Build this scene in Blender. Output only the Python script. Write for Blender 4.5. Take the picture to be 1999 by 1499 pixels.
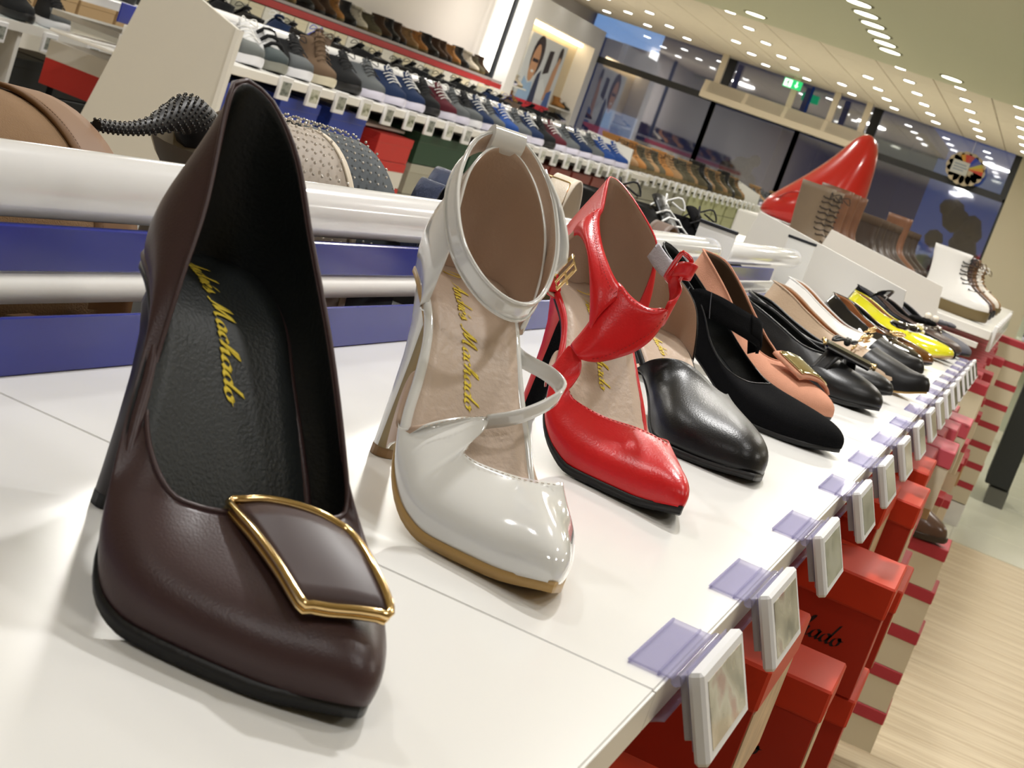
import bpy, bmesh, math, random
from mathutils import Vector, Matrix, Euler
random.seed(7)
PI=math.pi
for o in list(bpy.data.objects): bpy.data.objects.remove(o, do_unlink=True)
SC=bpy.context.scene; COL=SC.collection
# ------------------------------------------------------------------ camera (metres, floor at z=0, aisle runs along +Y)
CAMZ=1.25; DZ=1.05            # camera height, height of the display shelf
cd=bpy.data.cameras.new('camera'); cam=bpy.data.objects.new('camera',cd); COL.objects.link(cam)
cd.sensor_width=36; cd.lens=3200/1999*36; cd.clip_start=.02; cd.clip_end=200
def _cam():
    f=3200.; r=math.radians(19.7)
    a=Vector((2033-999.5,-(555-749.5),-f)); b=Vector((math.cos(r),-math.sin(r),0))
    Y=a.normalized(); Z=b.cross(a).normalized()
    if Z.y<0: Z=-Z
    X=Y.cross(Z)
    M=Matrix(((X.x,X.y,X.z),(Y.x,Y.y,Y.z),(Z.x,Z.y,Z.z)))
    return M
CM=_cam()
cam.matrix_world=Matrix.Translation((0,0,CAMZ))@CM.to_4x4()
cd.dof.use_dof=True; cd.dof.focus_distance=1.05; cd.dof.aperture_fstop=40
SC.camera=cam
# ------------------------------------------------------------------ world (blue dusk outside) and exposure
W=bpy.data.worlds.new('dusk'); SC.world=W; W.use_nodes=True
bg=W.node_tree.nodes['Background']; bg.inputs[0].default_value=(.05,.115,.33,1); bg.inputs[1].default_value=.62
SC.view_settings.view_transform='Standard'; SC.view_settings.look='None'
SC.view_settings.exposure=0.22; SC.view_settings.gamma=1; SC.view_settings.use_curve_mapping=False
# ------------------------------------------------------------------ ceiling lamps' light
def area(x,y,z,size,power,col=(1,.965,.90),rot=(0,0,0),shape='DISK',sy=None):
    l=bpy.data.lights.new('ceiling_lamp_light','AREA'); l.shape=shape; l.size=size
    if sy: l.size_y=sy
    l.energy=power; l.color=col
    o=bpy.data.objects.new('ceiling_lamp_light',l); o.location=(x,y,z); o.rotation_euler=rot; COL.objects.link(o); return o
CEIL=2.85
LZC=CEIL-.075
area(-.50,1.95,LZC,.10,25,(1,.985,.965))
area(-1.3,1.2,LZC,.12,6.5,(1,.985,.965))
area(.35,1.3,LZC,.12,6.5,(1,.985,.965))
area(-.35,-.6,LZC,.4,5.5,(1,.985,.97))
area(.9,.2,LZC,.4,6.5,(1,.985,.97))
for i,(x,y) in enumerate(((-.4,3.6),(.5,5.2),(-.5,6.9),(.6,9),(-3,2.6),(-2.6,5.0),(-2.6,7.5),(-2.6,10.5),(-.6,12.5),(-5.4,4.5),(-5.2,7.5),(-5.4,11),(-5.4,14.5),(-2.2,15),(2.6,7),(2.5,2.5))):
    area(x,y,LZC,.35,21 if i<4 else 24,(1,.965,.90))
for x,y in ((-6.2,19.5),(-3.6,20.6),(-1.4,20.6),(1.5,20.5)): area(x,y,CEIL-.03,.5,52,(1,.94,.85))
# ------------------------------------------------------------------ materials
MATS={}
def mat(name,col,rough=.5,metal=0,bump=0,bscale=200,coat=0,spec=.5,trans=0,emit=None,estr=1,var=0,vscale=6,sheen=0,alpha=1,ior=1.45):
    if name in MATS: return MATS[name]
    m=bpy.data.materials.new(name); m.use_nodes=True; nt=m.node_tree; N=nt.nodes; Lk=nt.links
    b=N['Principled BSDF']; c=tuple(col)+(1,)
    b.inputs['Base Color'].default_value=c; b.inputs['Roughness'].default_value=rough; b.inputs['Metallic'].default_value=metal
    b.inputs['Specular IOR Level'].default_value=spec; b.inputs['Coat Weight'].default_value=coat; b.inputs['Coat Roughness'].default_value=.04
    b.inputs['Transmission Weight'].default_value=trans; b.inputs['IOR'].default_value=ior
    b.inputs['Sheen Weight'].default_value=sheen; b.inputs['Alpha'].default_value=alpha
    if emit: b.inputs['Emission Color'].default_value=tuple(emit)+(1,); b.inputs['Emission Strength'].default_value=estr
    tc=N.new('ShaderNodeTexCoord')
    if var:
        n=N.new('ShaderNodeTexNoise'); n.inputs['Scale'].default_value=vscale; n.inputs['Detail'].default_value=5
        Lk.new(tc.outputs['Object'],n.inputs['Vector'])
        mx=N.new('ShaderNodeMix'); mx.data_type='RGBA'; mx.inputs['A'].default_value=tuple(v*(1-var) for v in col)+(1,); mx.inputs['B'].default_value=tuple(min(1,v*(1+var)) for v in col)+(1,)
        Lk.new(n.outputs['Fac'],mx.inputs['Factor']); Lk.new(mx.outputs['Result'],b.inputs['Base Color'])
    if bump:
        n2=N.new('ShaderNodeTexNoise'); n2.inputs['Scale'].default_value=bscale; n2.inputs['Detail'].default_value=3
        Lk.new(tc.outputs['Object'],n2.inputs['Vector'])
        bp=N.new('ShaderNodeBump'); bp.inputs['Strength'].default_value=bump; bp.inputs['Distance'].default_value=.001
        Lk.new(n2.outputs['Fac'],bp.inputs['Height']); Lk.new(bp.outputs['Normal'],b.inputs['Normal'])
    MATS[name]=m; return m
# ------------------------------------------------------------------ mesh builder
class MB:
    def __init__(s): s.v=[]; s.f=[]; s.m=[]; s.sm=[]
    def add(s,vs,fs,mi=0,smooth=False):
        k=len(s.v); s.v+= [tuple(v) for v in vs]
        for f in fs: s.f.append(tuple(i+k for i in f)); s.m.append(mi); s.sm.append(smooth)
        return s
    def box(s,x0,x1,y0,y1,z0,z1,mi=0,M=None):
        vs=[Vector((x,y,z)) for z in (z0,z1) for y in (y0,y1) for x in (x0,x1)]
        if M: vs=[M@v for v in vs]
        return s.add(vs,[(0,2,3,1),(4,5,7,6),(0,1,5,4),(2,6,7,3),(0,4,6,2),(1,3,7,5)],mi)
    def bbox(s,x0,x1,y0,y1,z0,z1,b,mi=0,M=None):
        """box with chamfered edges"""
        P=[]
        def ring(z,i):
            return [(x0+i,y0+b,z),(x0+b,y0+i,z),(x1-b,y0+i,z),(x1-i,y0+b,z),(x1-i,y1-b,z),(x1-b,y1-i,z),(x0+b,y1-i,z),(x0+i,y1-b,z)]
        for z,i in ((z0,b*.8),(z0+b,0),(z1-b,0),(z1,b*.8)): P+=ring(z,i)
        fs=[tuple(reversed(range(8))),tuple(range(24,32))]
        for k in range(3):
            for j in range(8): fs.append((k*8+j,k*8+(j+1)%8,(k+1)*8+(j+1)%8,(k+1)*8+j))
        vs=[Vector(p) for p in P]
        if M: vs=[M@v for v in vs]
        return s.add(vs,fs,mi)
    def grid(s,R,mi=0,closeu=False,closev=False,smooth=True,flip=False):
        """R = list of rows of points"""
        n=len(R); m=len(R[0]); fs=[]
        for i in range(n if closeu else n-1):
            for j in range(m if closev else m-1):
                a,b,c,d=i*m+j,i*m+(j+1)%m,((i+1)%n)*m+(j+1)%m,((i+1)%n)*m+j
                fs.append((a,d,c,b) if flip else (a,b,c,d))
        return s.add([p for r in R for p in r],fs,mi,smooth)
    def fan(s,ring,mi=0,flip=False,smooth=False):
        k=len(ring); return s.add(ring,[tuple(reversed(range(k))) if flip else tuple(range(k))],mi,smooth)
    def loft(s,secs,mi=0,cap=True,smooth=True):
        s.grid(secs,mi,closev=True,smooth=smooth)
        if cap: s.fan(secs[0],mi,True); s.fan(secs[-1],mi,False)
        return s
    def tube(s,path,r,n=8,mi=0,closed=False,cap=True,flat=1):
        P=[Vector(p) for p in path]; k=len(P); secs=[]; up=None
        for i in range(k):
            if closed: t=P[(i+1)%k]-P[i-1]
            else: t=P[min(i+1,k-1)]-P[max(i-1,0)]
            if t.length<1e-9: t=Vector((0,0,1))
            t.normalize()
            if up is None:
                up=Vector((0,0,1)) if abs(t.z)<.9 else Vector((1,0,0))
            a=t.cross(up).normalized(); up=a.cross(t).normalized()
            rr=r[i] if isinstance(r,(list,tuple)) else r
            secs.append([P[i]+a*(rr*math.cos(2*PI*j/n))+up*(rr*flat*math.sin(2*PI*j/n)) for j in range(n)])
        s.grid(secs,mi,closeu=closed,closev=True,smooth=True)
        if cap and not closed: s.fan(secs[0],mi,False); s.fan(secs[-1],mi,True)
        return s
    def cyl(s,c,r,h,n=20,mi=0,r2=None,axis='z',smooth=True):
        r2=r if r2 is None else r2; c=Vector(c)
        A=[]; B=[]
        for j in range(n):
            a=2*PI*j/n; ca,sa=math.cos(a),math.sin(a)
            if axis=='z': p,q=Vector((ca*r,sa*r,0)),Vector((ca*r2,sa*r2,h))
            elif axis=='y': p,q=Vector((sa*r,0,ca*r)),Vector((sa*r2,h,ca*r2))
            else: p,q=Vector((0,ca*r,sa*r)),Vector((h,ca*r2,sa*r2))
            A.append(c+p); B.append(c+q)
        s.grid([A,B],mi,closev=True,smooth=smooth); s.fan(A,mi,True); s.fan(B,mi); return s
    def sphere(s,c,r,n=10,m=6,mi=0,sc=(1,1,1)):
        R=[[ (c[0]+r*sc[0]*math.sin(PI*i/m)*math.cos(2*PI*j/n), c[1]+r*sc[1]*math.sin(PI*i/m)*math.sin(2*PI*j/n), c[2]+r*sc[2]*math.cos(PI*i/m)) for j in range(n)] for i in range(m+1)]
        return s.grid(R,mi,closev=True,smooth=True,flip=True)
    def mesh(s,name,mats):
        me=bpy.data.meshes.new(name); me.from_pydata(s.v,[],s.f); me.update()
        for m in (mats if isinstance(mats,(list,tuple)) else [mats]): me.materials.append(m)
        me.polygons.foreach_set('material_index',s.m); me.polygons.foreach_set('use_smooth',s.sm); me.update()
        return me
    def build(s,name,mats,parent=None,solid=None,sub=0,soff=-1,smat=0,bev=0):
        me=s.mesh(name,mats); o=bpy.data.objects.new(name,me); COL.objects.link(o)
        if parent is not None: o.parent=parent
        if solid or sub or bev:
            bm=bmesh.new(); bm.from_mesh(me); bmesh.ops.remove_doubles(bm,verts=bm.verts,dist=1e-5); bmesh.ops.recalc_face_normals(bm,faces=bm.faces) if not solid else None; bm.to_mesh(me); bm.free()
        if sub:
            mo=o.modifiers.new('sub','SUBSURF'); mo.levels=sub; mo.render_levels=sub
        if solid:
            mo=o.modifiers.new('solid','SOLIDIFY'); mo.thickness=solid; mo.offset=soff; mo.material_offset=smat; mo.material_offset_rim=0; mo.use_even_offset=False
        if bev:
            mo=o.modifiers.new('bev','BEVEL'); mo.width=bev; mo.segments=2; mo.limit_method='ANGLE'; mo.angle_limit=.6
        return o
def tag(o,label=None,cat=None,group=None,kind=None):
    if label: o['label']=label
    if cat: o['category']=cat
    if group: o['group']=group
    if kind: o['kind']=kind
    return o
def thing(name,label,cat,loc=(0,0,0),rz=0,group=None):
    o=bpy.data.objects.new(name,None); o.empty_display_size=.02; COL.objects.link(o); o.location=loc; o.rotation_euler=(0,0,rz)
    return tag(o,label,cat,group)
def copy_tree(o,parent=None):
    kids=CH.get(o.name) or [c for c in o.children]
    c=o.copy(); COL.objects.link(c)
    if parent is not None: c.parent=parent
    for k in kids: copy_tree(k,c)
    return c
CH={}
def struct(name,mb,m,parent=None):
    o=mb.build(name,m,parent)
    if parent is None: o['kind']='structure'
    return o
# ------------------------------------------------------------------ curves
def cr(pts,n,closed=False):
    """catmull-rom resample, n samples uniform in chord length"""
    P=[Vector(p) for p in pts]; k=len(P); D=[]
    segs=k if closed else k-1
    for i in range(segs):
        p1,p2=P[i%k],P[(i+1)%k]
        p0=P[(i-1)%k] if closed or i>0 else p1*2-p2
        p3=P[(i+2)%k] if closed or i+2<k else p2*2-p1
        for j in range(12):
            t=j/12; D.append(.5*((2*p1)+(p2-p0)*t+(2*p0-5*p1+4*p2-p3)*t*t+(3*p1-p0-3*p2+p3)*t**3))
    D.append(P[0].copy() if closed else P[-1].copy())
    L=[0]
    for i in range(1,len(D)): L.append(L[-1]+(D[i]-D[i-1]).length)
    out=[]; j=0; tot=L[-1]; cnt=n if closed else n-1
    for i in range(n):
        s=tot*i/cnt
        while j<len(D)-2 and L[j+1]<s: j+=1
        d=L[j+1]-L[j]; out.append(D[j].lerp(D[j+1],(s-L[j])/d if d>1e-12 else 0))
    return out
def tab(pts):
    """smooth 1-D table (monotone-ish hermite)"""
    X=[p[0] for p in pts]; Y=[p[1] for p in pts]; n=len(X)
    d=[(Y[i+1]-Y[i])/(X[i+1]-X[i]) for i in range(n-1)]
    m=[d[0]]+[0 if d[i-1]*d[i]<=0 else 2*d[i-1]*d[i]/(d[i-1]+d[i]) for i in range(1,n-1)]+[d[-1]]
    def f(x):
        if x<=X[0]: return Y[0]
        if x>=X[-1]: return Y[-1]
        i=0
        while X[i+1]<x: i+=1
        h=X[i+1]-X[i]; t=(x-X[i])/h
        return Y[i]*(1+2*t)*(1-t)**2+m[i]*h*t*(1-t)**2+Y[i+1]*t*t*(3-2*t)+m[i+1]*h*t*t*(t-1)
    return f
def sstep(a,b,x):
    t=max(0,min(1,(x-a)/(b-a))); return t*t*(3-2*t)
def patch(A,B,na,nb,bulge=(0,0,0),mid=None):
    """grid between two edge curves, optional middle bulge"""
    a=cr(A,na); b=cr(B,na); bv=Vector(bulge); R=[]
    c=cr(mid,na) if mid else None
    for i in range(na):
        row=[]
        for j in range(nb):
            t=j/(nb-1)
            if c: p=a[i]*((1-t)*(1-2*t))+c[i]*(4*t*(1-t))+b[i]*(t*(2*t-1))
            else: p=a[i].lerp(b[i],t)+bv*(4*t*(1-t))
            row.append(p)
        R.append(row)
    return R
# ------------------------------------------------------------------ the shop: floor, ceiling, walls, glass front
WX=-7.66; WY=24.7; RX=5.5; BY=-4.0
def wood_mat():
    m=bpy.data.materials.new('wood_floor'); m.use_nodes=True; N=m.node_tree.nodes; K=m.node_tree.links; b=N['Principled BSDF']; b.inputs['Roughness'].default_value=.42
    tc=N.new('ShaderNodeTexCoord'); mp=N.new('ShaderNodeMapping'); mp.inputs['Rotation'].default_value=(0,0,math.radians(-4)); mp.inputs['Scale'].default_value=(.7,13,1)
    n=N.new('ShaderNodeTexNoise'); n.inputs['Scale'].default_value=3.5; n.inputs['Detail'].default_value=6; r=N.new('ShaderNodeValToRGB')
    K.new(tc.outputs['Object'],mp.inputs[0]); K.new(mp.outputs[0],n.inputs[0]); K.new(n.outputs['Fac'],r.inputs[0]); K.new(r.outputs[0],b.inputs['Base Color'])
    e=r.color_ramp.elements; e[0].position=.32; e[0].color=(.50,.39,.25,1); e[1].position=.66; e[1].color=(.70,.60,.43,1)
    return m
mb=MB(); mb.box(WX,RX,BY,WY,-.12,-.004); struct('floor',mb,mat('floor_base',(.4,.35,.28),.6))
# wooden boards near, pale tiles beyond
wm=wood_mat(); wf=MB(); wf.box(-7.6,RX,BY,7.85,-.004,0); wf=struct('floor_wood',wf,wm)
bw=.16; y=2.4; k=0
pl=MB(); pl.bbox(-1.6,1.6,0,bw-.003,0,.003,.0012); plm=pl.mesh('floor_board',[wm])
while y<7.82:
    o=bpy.data.objects.new('floor_board',plm); COL.objects.link(o); o.parent=wf; o.location=(-.35+.9*(k%2)*.3,y,0); y+=bw; k+=1
tile_m=mat('pale_tile',(.66,.66,.55),.28,var=.06,vscale=3)
tf=MB(); tf.box(-7.6,RX,7.852,WY,-.004,0); tf=struct('floor_tiled',tf,tile_m)
tm=MB(); tm.bbox(0,.596,0,.596,0,.003,.001); tm=tm.mesh('floor_tile',[tile_m])
for i in range(4):
    for j in range(8):
        o=bpy.data.objects.new('floor_tile',tm); COL.objects.link(o); o.parent=tf; o.location=(-.55+.6*i,7.86+.6*j,0)
# walls
wall_m=mat('wall_paint',(.66,.62,.60),.7); cream_m=mat('cream_paint',(.70,.64,.52),.6)
mb=MB(); mb.box(WX-.15,WX,BY,WY+.15,0,CEIL+.1); struct('wall_left',mb,wall_m)
mb=MB(); mb.box(RX,RX+.15,BY,WY+.15,0,CEIL+.1); struct('wall_right',mb,cream_m)
mb=MB(); mb.box(WX,RX,BY-.15,BY,0,CEIL+.1); struct('wall_back',mb,cream_m)
mb=MB(); mb.box(-.90,RX,WY-.05,WY+.15,0,CEIL+.1); struct('wall_front',mb,mat('beige_front',(.55,.50,.38),.6))
mb=MB(); mb.box(WX,-.90,WY-.05,WY+.12,0,.12); struct('trim_1',mb,mat('frame_dark',(.012,.012,.013),.4))
# ceiling: far part of long tiles, near part a plain olive-cream soffit
tile_c=mat('ceiling_tile_beige',(.80,.71,.59),.75,var=.05,vscale=9)
mb=MB(); mb.box(WX,RX,17.1,WY+.15,CEIL+.012,CEIL+.1); cl=struct('ceiling',mb,mat('ceiling_grid',(.22,.19,.15),.8))
tx=.625; ty=1.24; tmn=MB(); tmn.bbox(.006,tx-.006,.006,ty-.006,-.004,.014,.003); tms=tmn.mesh('ceiling_tile',[tile_c])
x=-7.66+.02; 
for i in range(11):
    for j in range(6):
        o=bpy.data.objects.new('ceiling_tile',tms); COL.objects.link(o); o.parent=cl; o.location=(-7.40+tx*i,17.15+ty*j+.01,CEIL)
for j in range(6):
    for i,xx in enumerate((-7.66,-.525,.1,.725,1.35,1.975)):
        o=bpy.data.objects.new('ceiling_tile',tms); COL.objects.link(o); o.parent=cl; o.location=(xx if i else -8.025,17.16+ty*j,CEIL)
sof=mat('soffit_paint',(.62,.605,.44),.7)
mb=MB(); mb.box(WX,RX,BY,17.1,CEIL-.05,CEIL+.1); struct('ceiling_soffit',mb,sof)
mb=MB(); mb.box(WX,RX,12.0,12.3,CEIL-.055,CEIL-.045); struct('ceiling_strip',mb,mat('grey_strip',(.35,.32,.27),.7)) if False else None
# recessed spots
lampm=mat('lamp_glow',(1,1,1),.5,emit=(1,.97,.88),estr=14); ringm=mat('lamp_ring',(.75,.73,.70),.3); slotm=mat('slot_glow',(1,1,.9),.5,emit=(1,.98,.75),estr=5)
def spot_proto():
    t=thing('ceiling_spot','','lamp'); mb=MB(); mb.cyl((0,0,-.012),.080,.012,20,r2=.082); mb.build('ring',ringm,t); mb=MB(); mb.cyl((0,0,-.0150),.058,.004,20); mb.build('lamp_disc',lampm,t); return t
sp=spot_proto(); bpy.context.view_layer.update(); first=True
XS=[-7.10,-6.45,-5.83,-4.62,-4.00,-3.33,-2.71,-2.11,-1.47,-.85]
rown=['front','second','third','fourth','fifth','sixth']
for i,xx in enumerate(XS):
    for j,yy in enumerate((17.45,18.62,19.82,21.05,22.24,23.42)):
        if (i in(0,1,2) and j<3) or (i==5 and j<4) or (i==6 and j<2) or (i==3 and j in (1,2)) : continue
        o=sp if first else copy_tree(sp); first=False; o.location=(xx,yy,CEIL-.004)
        tag(o,'round ceiling spot, %s row back, %s column from the left wall'%(rown[j],['first','second','third','fourth','fifth','sixth','seventh','eighth','ninth','tenth'][i]),'lamp','round spots in the tiled ceiling')
def slot(xx,yy,lab):
    t=thing('slot_lamp',lab,'lamp',(xx,yy,CEIL-.05),0,'slot lamps in the olive ceiling'); mb=MB(); mb.cyl((0,0,-.006),.125,.006,20); mb.build('housing',mat('slot_dark',(.16,.15,.08),.5),t); mb=MB(); mb.cyl((0.0,0,-.010),.098,.004,20); mb.build('glow_disc',slotm,t)
for i,yy in enumerate((13.0,13.55,14.1,14.65,15.22,15.75)): slot(-2.05,yy,'lit slot lamp in the olive ceiling, %s of the row running away'%(['first','second','third','fourth','fifth','sixth'][i]))
slot(-3.52,16.45,'single slot lamp left of the row in the olive ceiling'); slot(-1.49,16.4,'single slot lamp right of the row in the olive ceiling')
# glass front
frame=mat('window_frame_black',(.012,.013,.015),.35)
glass=bpy.data.materials.new('window_glass'); glass.use_nodes=True; N=glass.node_tree.nodes; K=glass.node_tree.links
for n in list(N):
    if n.type=='BSDF_PRINCIPLED': N.remove(n)
tr=N.new('ShaderNodeBsdfTransparent'); tr.inputs[0].default_value=(.80,.84,.95,1); gl=N.new('ShaderNodeBsdfGlossy'); gl.inputs['Roughness'].default_value=.03; mx=N.new('ShaderNodeMixShader'); mx.inputs[0].default_value=.30
K.new(tr.outputs[0],mx.inputs[1]); K.new(gl.outputs[0],mx.inputs[2]); K.new(mx.outputs[0],N['Material Output'].inputs[0])
TR=2.20; XB=[-7.66,-5.42,-4.07,-3.05,-.90]
for k in range(4):
    x0,x1=XB[k],XB[k+1]; w=MB()
    for a,b in ((x0-.035,x0+.035),(x1-.035,x1+.035)): w.box(max(a,WX),b,WY-.03,WY+.05,.12,TR)
    w.box(x0,x1,WY-.03,WY+.05,TR-.05,TR+.05); wo=struct('window_%d'%(k+1),w,frame)
    g=MB(); g.box(x0+.03,x1-.03,WY+.0,WY+.008,.12,TR-.05); g.build('pane',glass,wo)
    g=MB(); g.box(x0+.02,x1-.02,WY+.0,WY+.008,TR+.05,CEIL); g.build('pane',glass,wo)
for x in (-3.05,-.93): 
    w=MB(); w.box(x-.07,x+.07,WY-.04,WY+.05,TR,CEIL); o=w.build('window_post',frame,None); o['kind']='structure'; o.name='trim_2' if x<-2 else 'trim_3'
w=MB(); w.box(-5.42,-5.28,WY-.04,WY+.05,TR,CEIL); o=w.build('trim_4',frame,None); o['kind']='structure'
# dusk street outside
asph=mat('night_ground',(.16,.22,.34),.4); mb=MB(); mb.box(-60,40,WY+.4,90,-.15,-.1); o=mb.build('street_ground',asph,None); o['kind']='structure'
nb=mat('night_building',(.26,.28,.34),.8); nw=mat('lit_window',(.3,.35,.4),.4,emit=(.45,.60,.75),estr=.35)
def building(x0,x1,y,h,lab,wins):
    t=thing('building',lab,'building',((x0+x1)/2,y,0)); w=(x1-x0)/2; mb=MB(); mb.box(-w,w,0,8,-.1,h); mb.build('facade',nb,t)
    mb=MB(); mb.box(-w-.2,w+.2,-.2,8,h,h+.3); mb.build('roof',nb,t)
    for a,b,c,d in wins: mb=MB(); mb.box(a,b,-.06,.05,c,d); mb.build('window',nw,t)
building(-33,-17,48,3.4,'dark low building across the street at dusk, left behind the glass',[(-3,-1.2,1.2,2.2),(3,4.6,1.2,2.2)])
building(-14,-8,46,4.6,'dark blocky building across the street, seen behind the air curtain',[(-2,-1,1,1.8)])
building(-6,-3.9,40,3.6,'narrow dark building behind the right window',[(-.4,.3,1.2,1.6)])
def tree(x,y,h,lab):
    t=thing('tree',lab,'tree',(x,y,-.1)); mb=MB(); mb.tube([(0,0,0),(.05,0,h*.3),(0,.05,h*.6)],[.09,.07,.03],7); mb.build('trunk',nb,t)
    mb=MB(); rnd=random.Random(int(x*10))
    for i in range(26):
        a=rnd.uniform(0,6.28); r=rnd.uniform(.1,.75)*h*.28; mb.sphere((r*math.cos(a),r*math.sin(a),h*rnd.uniform(.3,.95)),h*rnd.uniform(.06,.12),6,4)
    mb.build('crown',mat('night_leaves',(.015,.03,.035),.9),t)
tree(-1.75,33,2.3,'dark tree outside, right of the hanging sign'); tree(-7.2,38,1.9,'dark shrub outside behind the middle glass')
t=thing('street_sign','lit pale blue sign outside behind the upper left glass','sign',(-9.2,33,0)); mb=MB(); mb.box(-1.0,.5,0,.15,3.0,3.6); mb.build('sign_face',mat('lit_sign',(.3,.5,.7),.5,emit=(.35,.60,.85),estr=.9),t); mb=MB(); mb.tube([(-.2,.08,-.1),(-.2,.08,3.0)],.06,8); mb.build('post',nb,t)
# air curtain under the ceiling
acm=mat('ac_cream',(.62,.54,.42),.45)
t=thing('air_curtain','long cream air curtain with a louvred front, hung above the glass door','air curtain',(-4.22,24.05,2.15))
mb=MB(); pr=[(-.16,0),(.16,0),(.16,.26),(-.08,.26),(-.16,.09)]; A=[Vector((-1.27,a,b)) for a,b in pr]; B=[Vector((1.27,a,b)) for a,b in pr]; mb.grid([A,B],closev=True,smooth=False); mb.fan(A); mb.fan(B,0,True); mb.build('casing',acm,t)
for k in range(4):
    g=MB(); x0=-1.22+.61*k
    for j in range(6):
        u=j/5; g.box(x0+.03,x0+.58,-.172+.074*u,-.160+.074*u,.105+.135*u,.112+.135*u)
    fr=g.build('louvre',mat('louvre_grey',(.34,.31,.25),.5),t)
for x in (-1.12,.0,.62,1.1): mb=MB(); mb.box(x-.045,x+.045,-.02,.06,.26,.70); mb.build('bracket_post',acm,t)
# exit sign
t=thing('exit_sign','small green and white emergency exit sign hung under the ceiling','sign',(-4.22,23.75,2.66)); mb=MB(); mb.bbox(-.135,.135,-.015,.015,0,.13,.003); mb.build('sign_box',mat('exit_green',(.01,.35,.10),.4,emit=(.02,.55,.16),estr=.8),t)
wg=mat('exit_white',(.8,.95,.85),.4,emit=(.75,1,.85),estr=1.1); mb=MB(); mb.box(-.125,-.01,-.0175,-.0152,.012,.118); mb.build('white_field',wg,t)
mb=MB(); mb.cyl((-.065,-.0185,.095),.010,.002,10,axis='y'); mb.box(-.078,-.058,-.0185,-.0178,.055,.085); mb.box(-.095,-.070,-.0185,-.0178,.030,.042); mb.box(-.062,-.050,-.0185,-.0178,.020,.055); mb.box(-.100,-.080,-.0185,-.0178,.066,.074); mb.build('running_figure',mat('exit_dark_green',(.01,.28,.09),.4),t)
mb=MB(); mb.box(.052,.070,-.0185,-.0172,.060,.115); mb.add([(.030,-.0185,.062),(.092,-.0185,.062),(.061,-.0185,.022)],[(0,1,2)]); mb.build('arrow',wg,t)
mb=MB(); mb.tube([(0,0,.13),(0,0,.20)],.006,6); mb.build('hanger',acm,t)
# vertical light strip and dark pole at the end of the boot wall, picture niche beyond
mb=MB(); mb.box(WX,WX+.10,20.55,20.80,1.42,CEIL-.05); tag(mb.build('wall_light_strip',mat('strip_glow',(1,1,.95),.5,emit=(1,.98,.9),estr=3.0),None),'tall lit strip on the left wall beside the picture niche','lamp')
mb=MB(); mb.tube([(WX+.35,20.2,0),(WX+.35,20.2,CEIL-.05)],.035,12); tag(mb.build('dark_pole',mat('pole_dark',(.03,.035,.045),.4),None),'thin dark upright pole in front of the left wall','pole')
mb=MB(); mb.box(WX,WX+.30,20.95,21.30,.0,2.32); mb.box(WX,WX+.30,24.35,24.65,0,2.32); mb.box(WX,WX+.30,20.95,24.65,2.32,2.62); nich=tag(mb.build('picture_niche',mat('niche_white',(.70,.69,.70),.5),None),'white box frame of the picture niche on the left wall','frame')
mb=MB(); mb.box(WX+.001,WX+.03,21.3,24.35,0,2.32); mb.build('niche_back',mat('niche_back',(.66,.56,.40),.6),nich)
mb=MB(); mb.box(WX+.03,WX+.12,21.35,24.30,2.27,2.31); mb.build('niche_lamp',mat('niche_glow',(1,.9,.7),.5,emit=(1,.78,.45),estr=5),nich)
# picture in the niche: a printed poster of two shoppers
t=thing('wall_poster','lit poster of two shoppers with a shoe, a red band along its foot','poster',(WX+.06,22.0,1.22)); pw=1.75; ph=.95
mb=MB(); mb.box(0,.03,0,pw,0,ph); mb.build('poster_board',mat('poster_ground',(.62,.66,.72),.5),t)
def flat(name,pts,m,d=.032):
    mb=MB(); mb.add([(d,y,z) for y,z in pts]+[(d-.002,y,z) for y,z in pts],[tuple(range(len(pts))),tuple(reversed(range(len(pts),2*len(pts))))]); return mb.build(name,m,t)
def oval(cy,cz,ry,rz,n=18,tl=0): return [(cy+ry*math.cos(a)*math.cos(tl)-rz*math.sin(a)*math.sin(tl),cz+ry*math.cos(a)*math.sin(tl)+rz*math.sin(a)*math.cos(tl)) for a in [2*PI*i/n for i in range(n)]]
skin=mat('print_skin',(.55,.30,.17),.5); hair=mat('print_hair',(.03,.02,.02),.5); pblue=mat('print_blue',(.32,.48,.72),.5); pdark=mat('print_navy',(.03,.04,.09),.5)
flat('printed_hair',oval(.50,.66,.26,.30),hair,.0325); flat('printed_face',oval(.46,.56,.17,.27),skin,.034); flat('printed_glasses',[(.34,.62),(.60,.62),(.60,.57),(.34,.57)],hair,.0355); flat('printed_smile',oval(.46,.44,.07,.02),mat('print_white',(.8,.8,.8),.5),.0355)
flat('printed_coat',[(.10,0),(.22,.34),(.42,.26),(.62,.30),(.74,0)],pblue,.036); flat('printed_jacket',[(.66,0),(.74,.42),(.86,.50),(.96,0)],pdark,.0365)
flat('printed_shoe',[(.92,.10),(.94,.34),(1.06,.40),(1.22,.30),(1.42,.16),(1.40,.08)],mat('print_pale',(.70,.74,.80),.5),.0345); flat('printed_bag',[(.95,.45),(.98,.80),(1.18,.82),(1.20,.50)],hair,.0345)
flat('printed_arm',[(1.30,.10),(1.38,.55),(1.50,.78),(1.58,.74),(1.55,.40),(1.52,.10)],skin,.0350); flat('printed_hair_2',oval(1.52,.78,.09,.14),hair,.0348); flat('printed_jeans',[(1.36,.0),(1.42,.22),(1.62,.28),(1.66,.0)],mat('print_jeans',(.06,.13,.38),.5),.0362)
mb=MB(); mb.box(.03,.05,0,pw,-.16,.02); mb.build('red_band',mat('print_red',(.62,.02,.03),.5),t)
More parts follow.
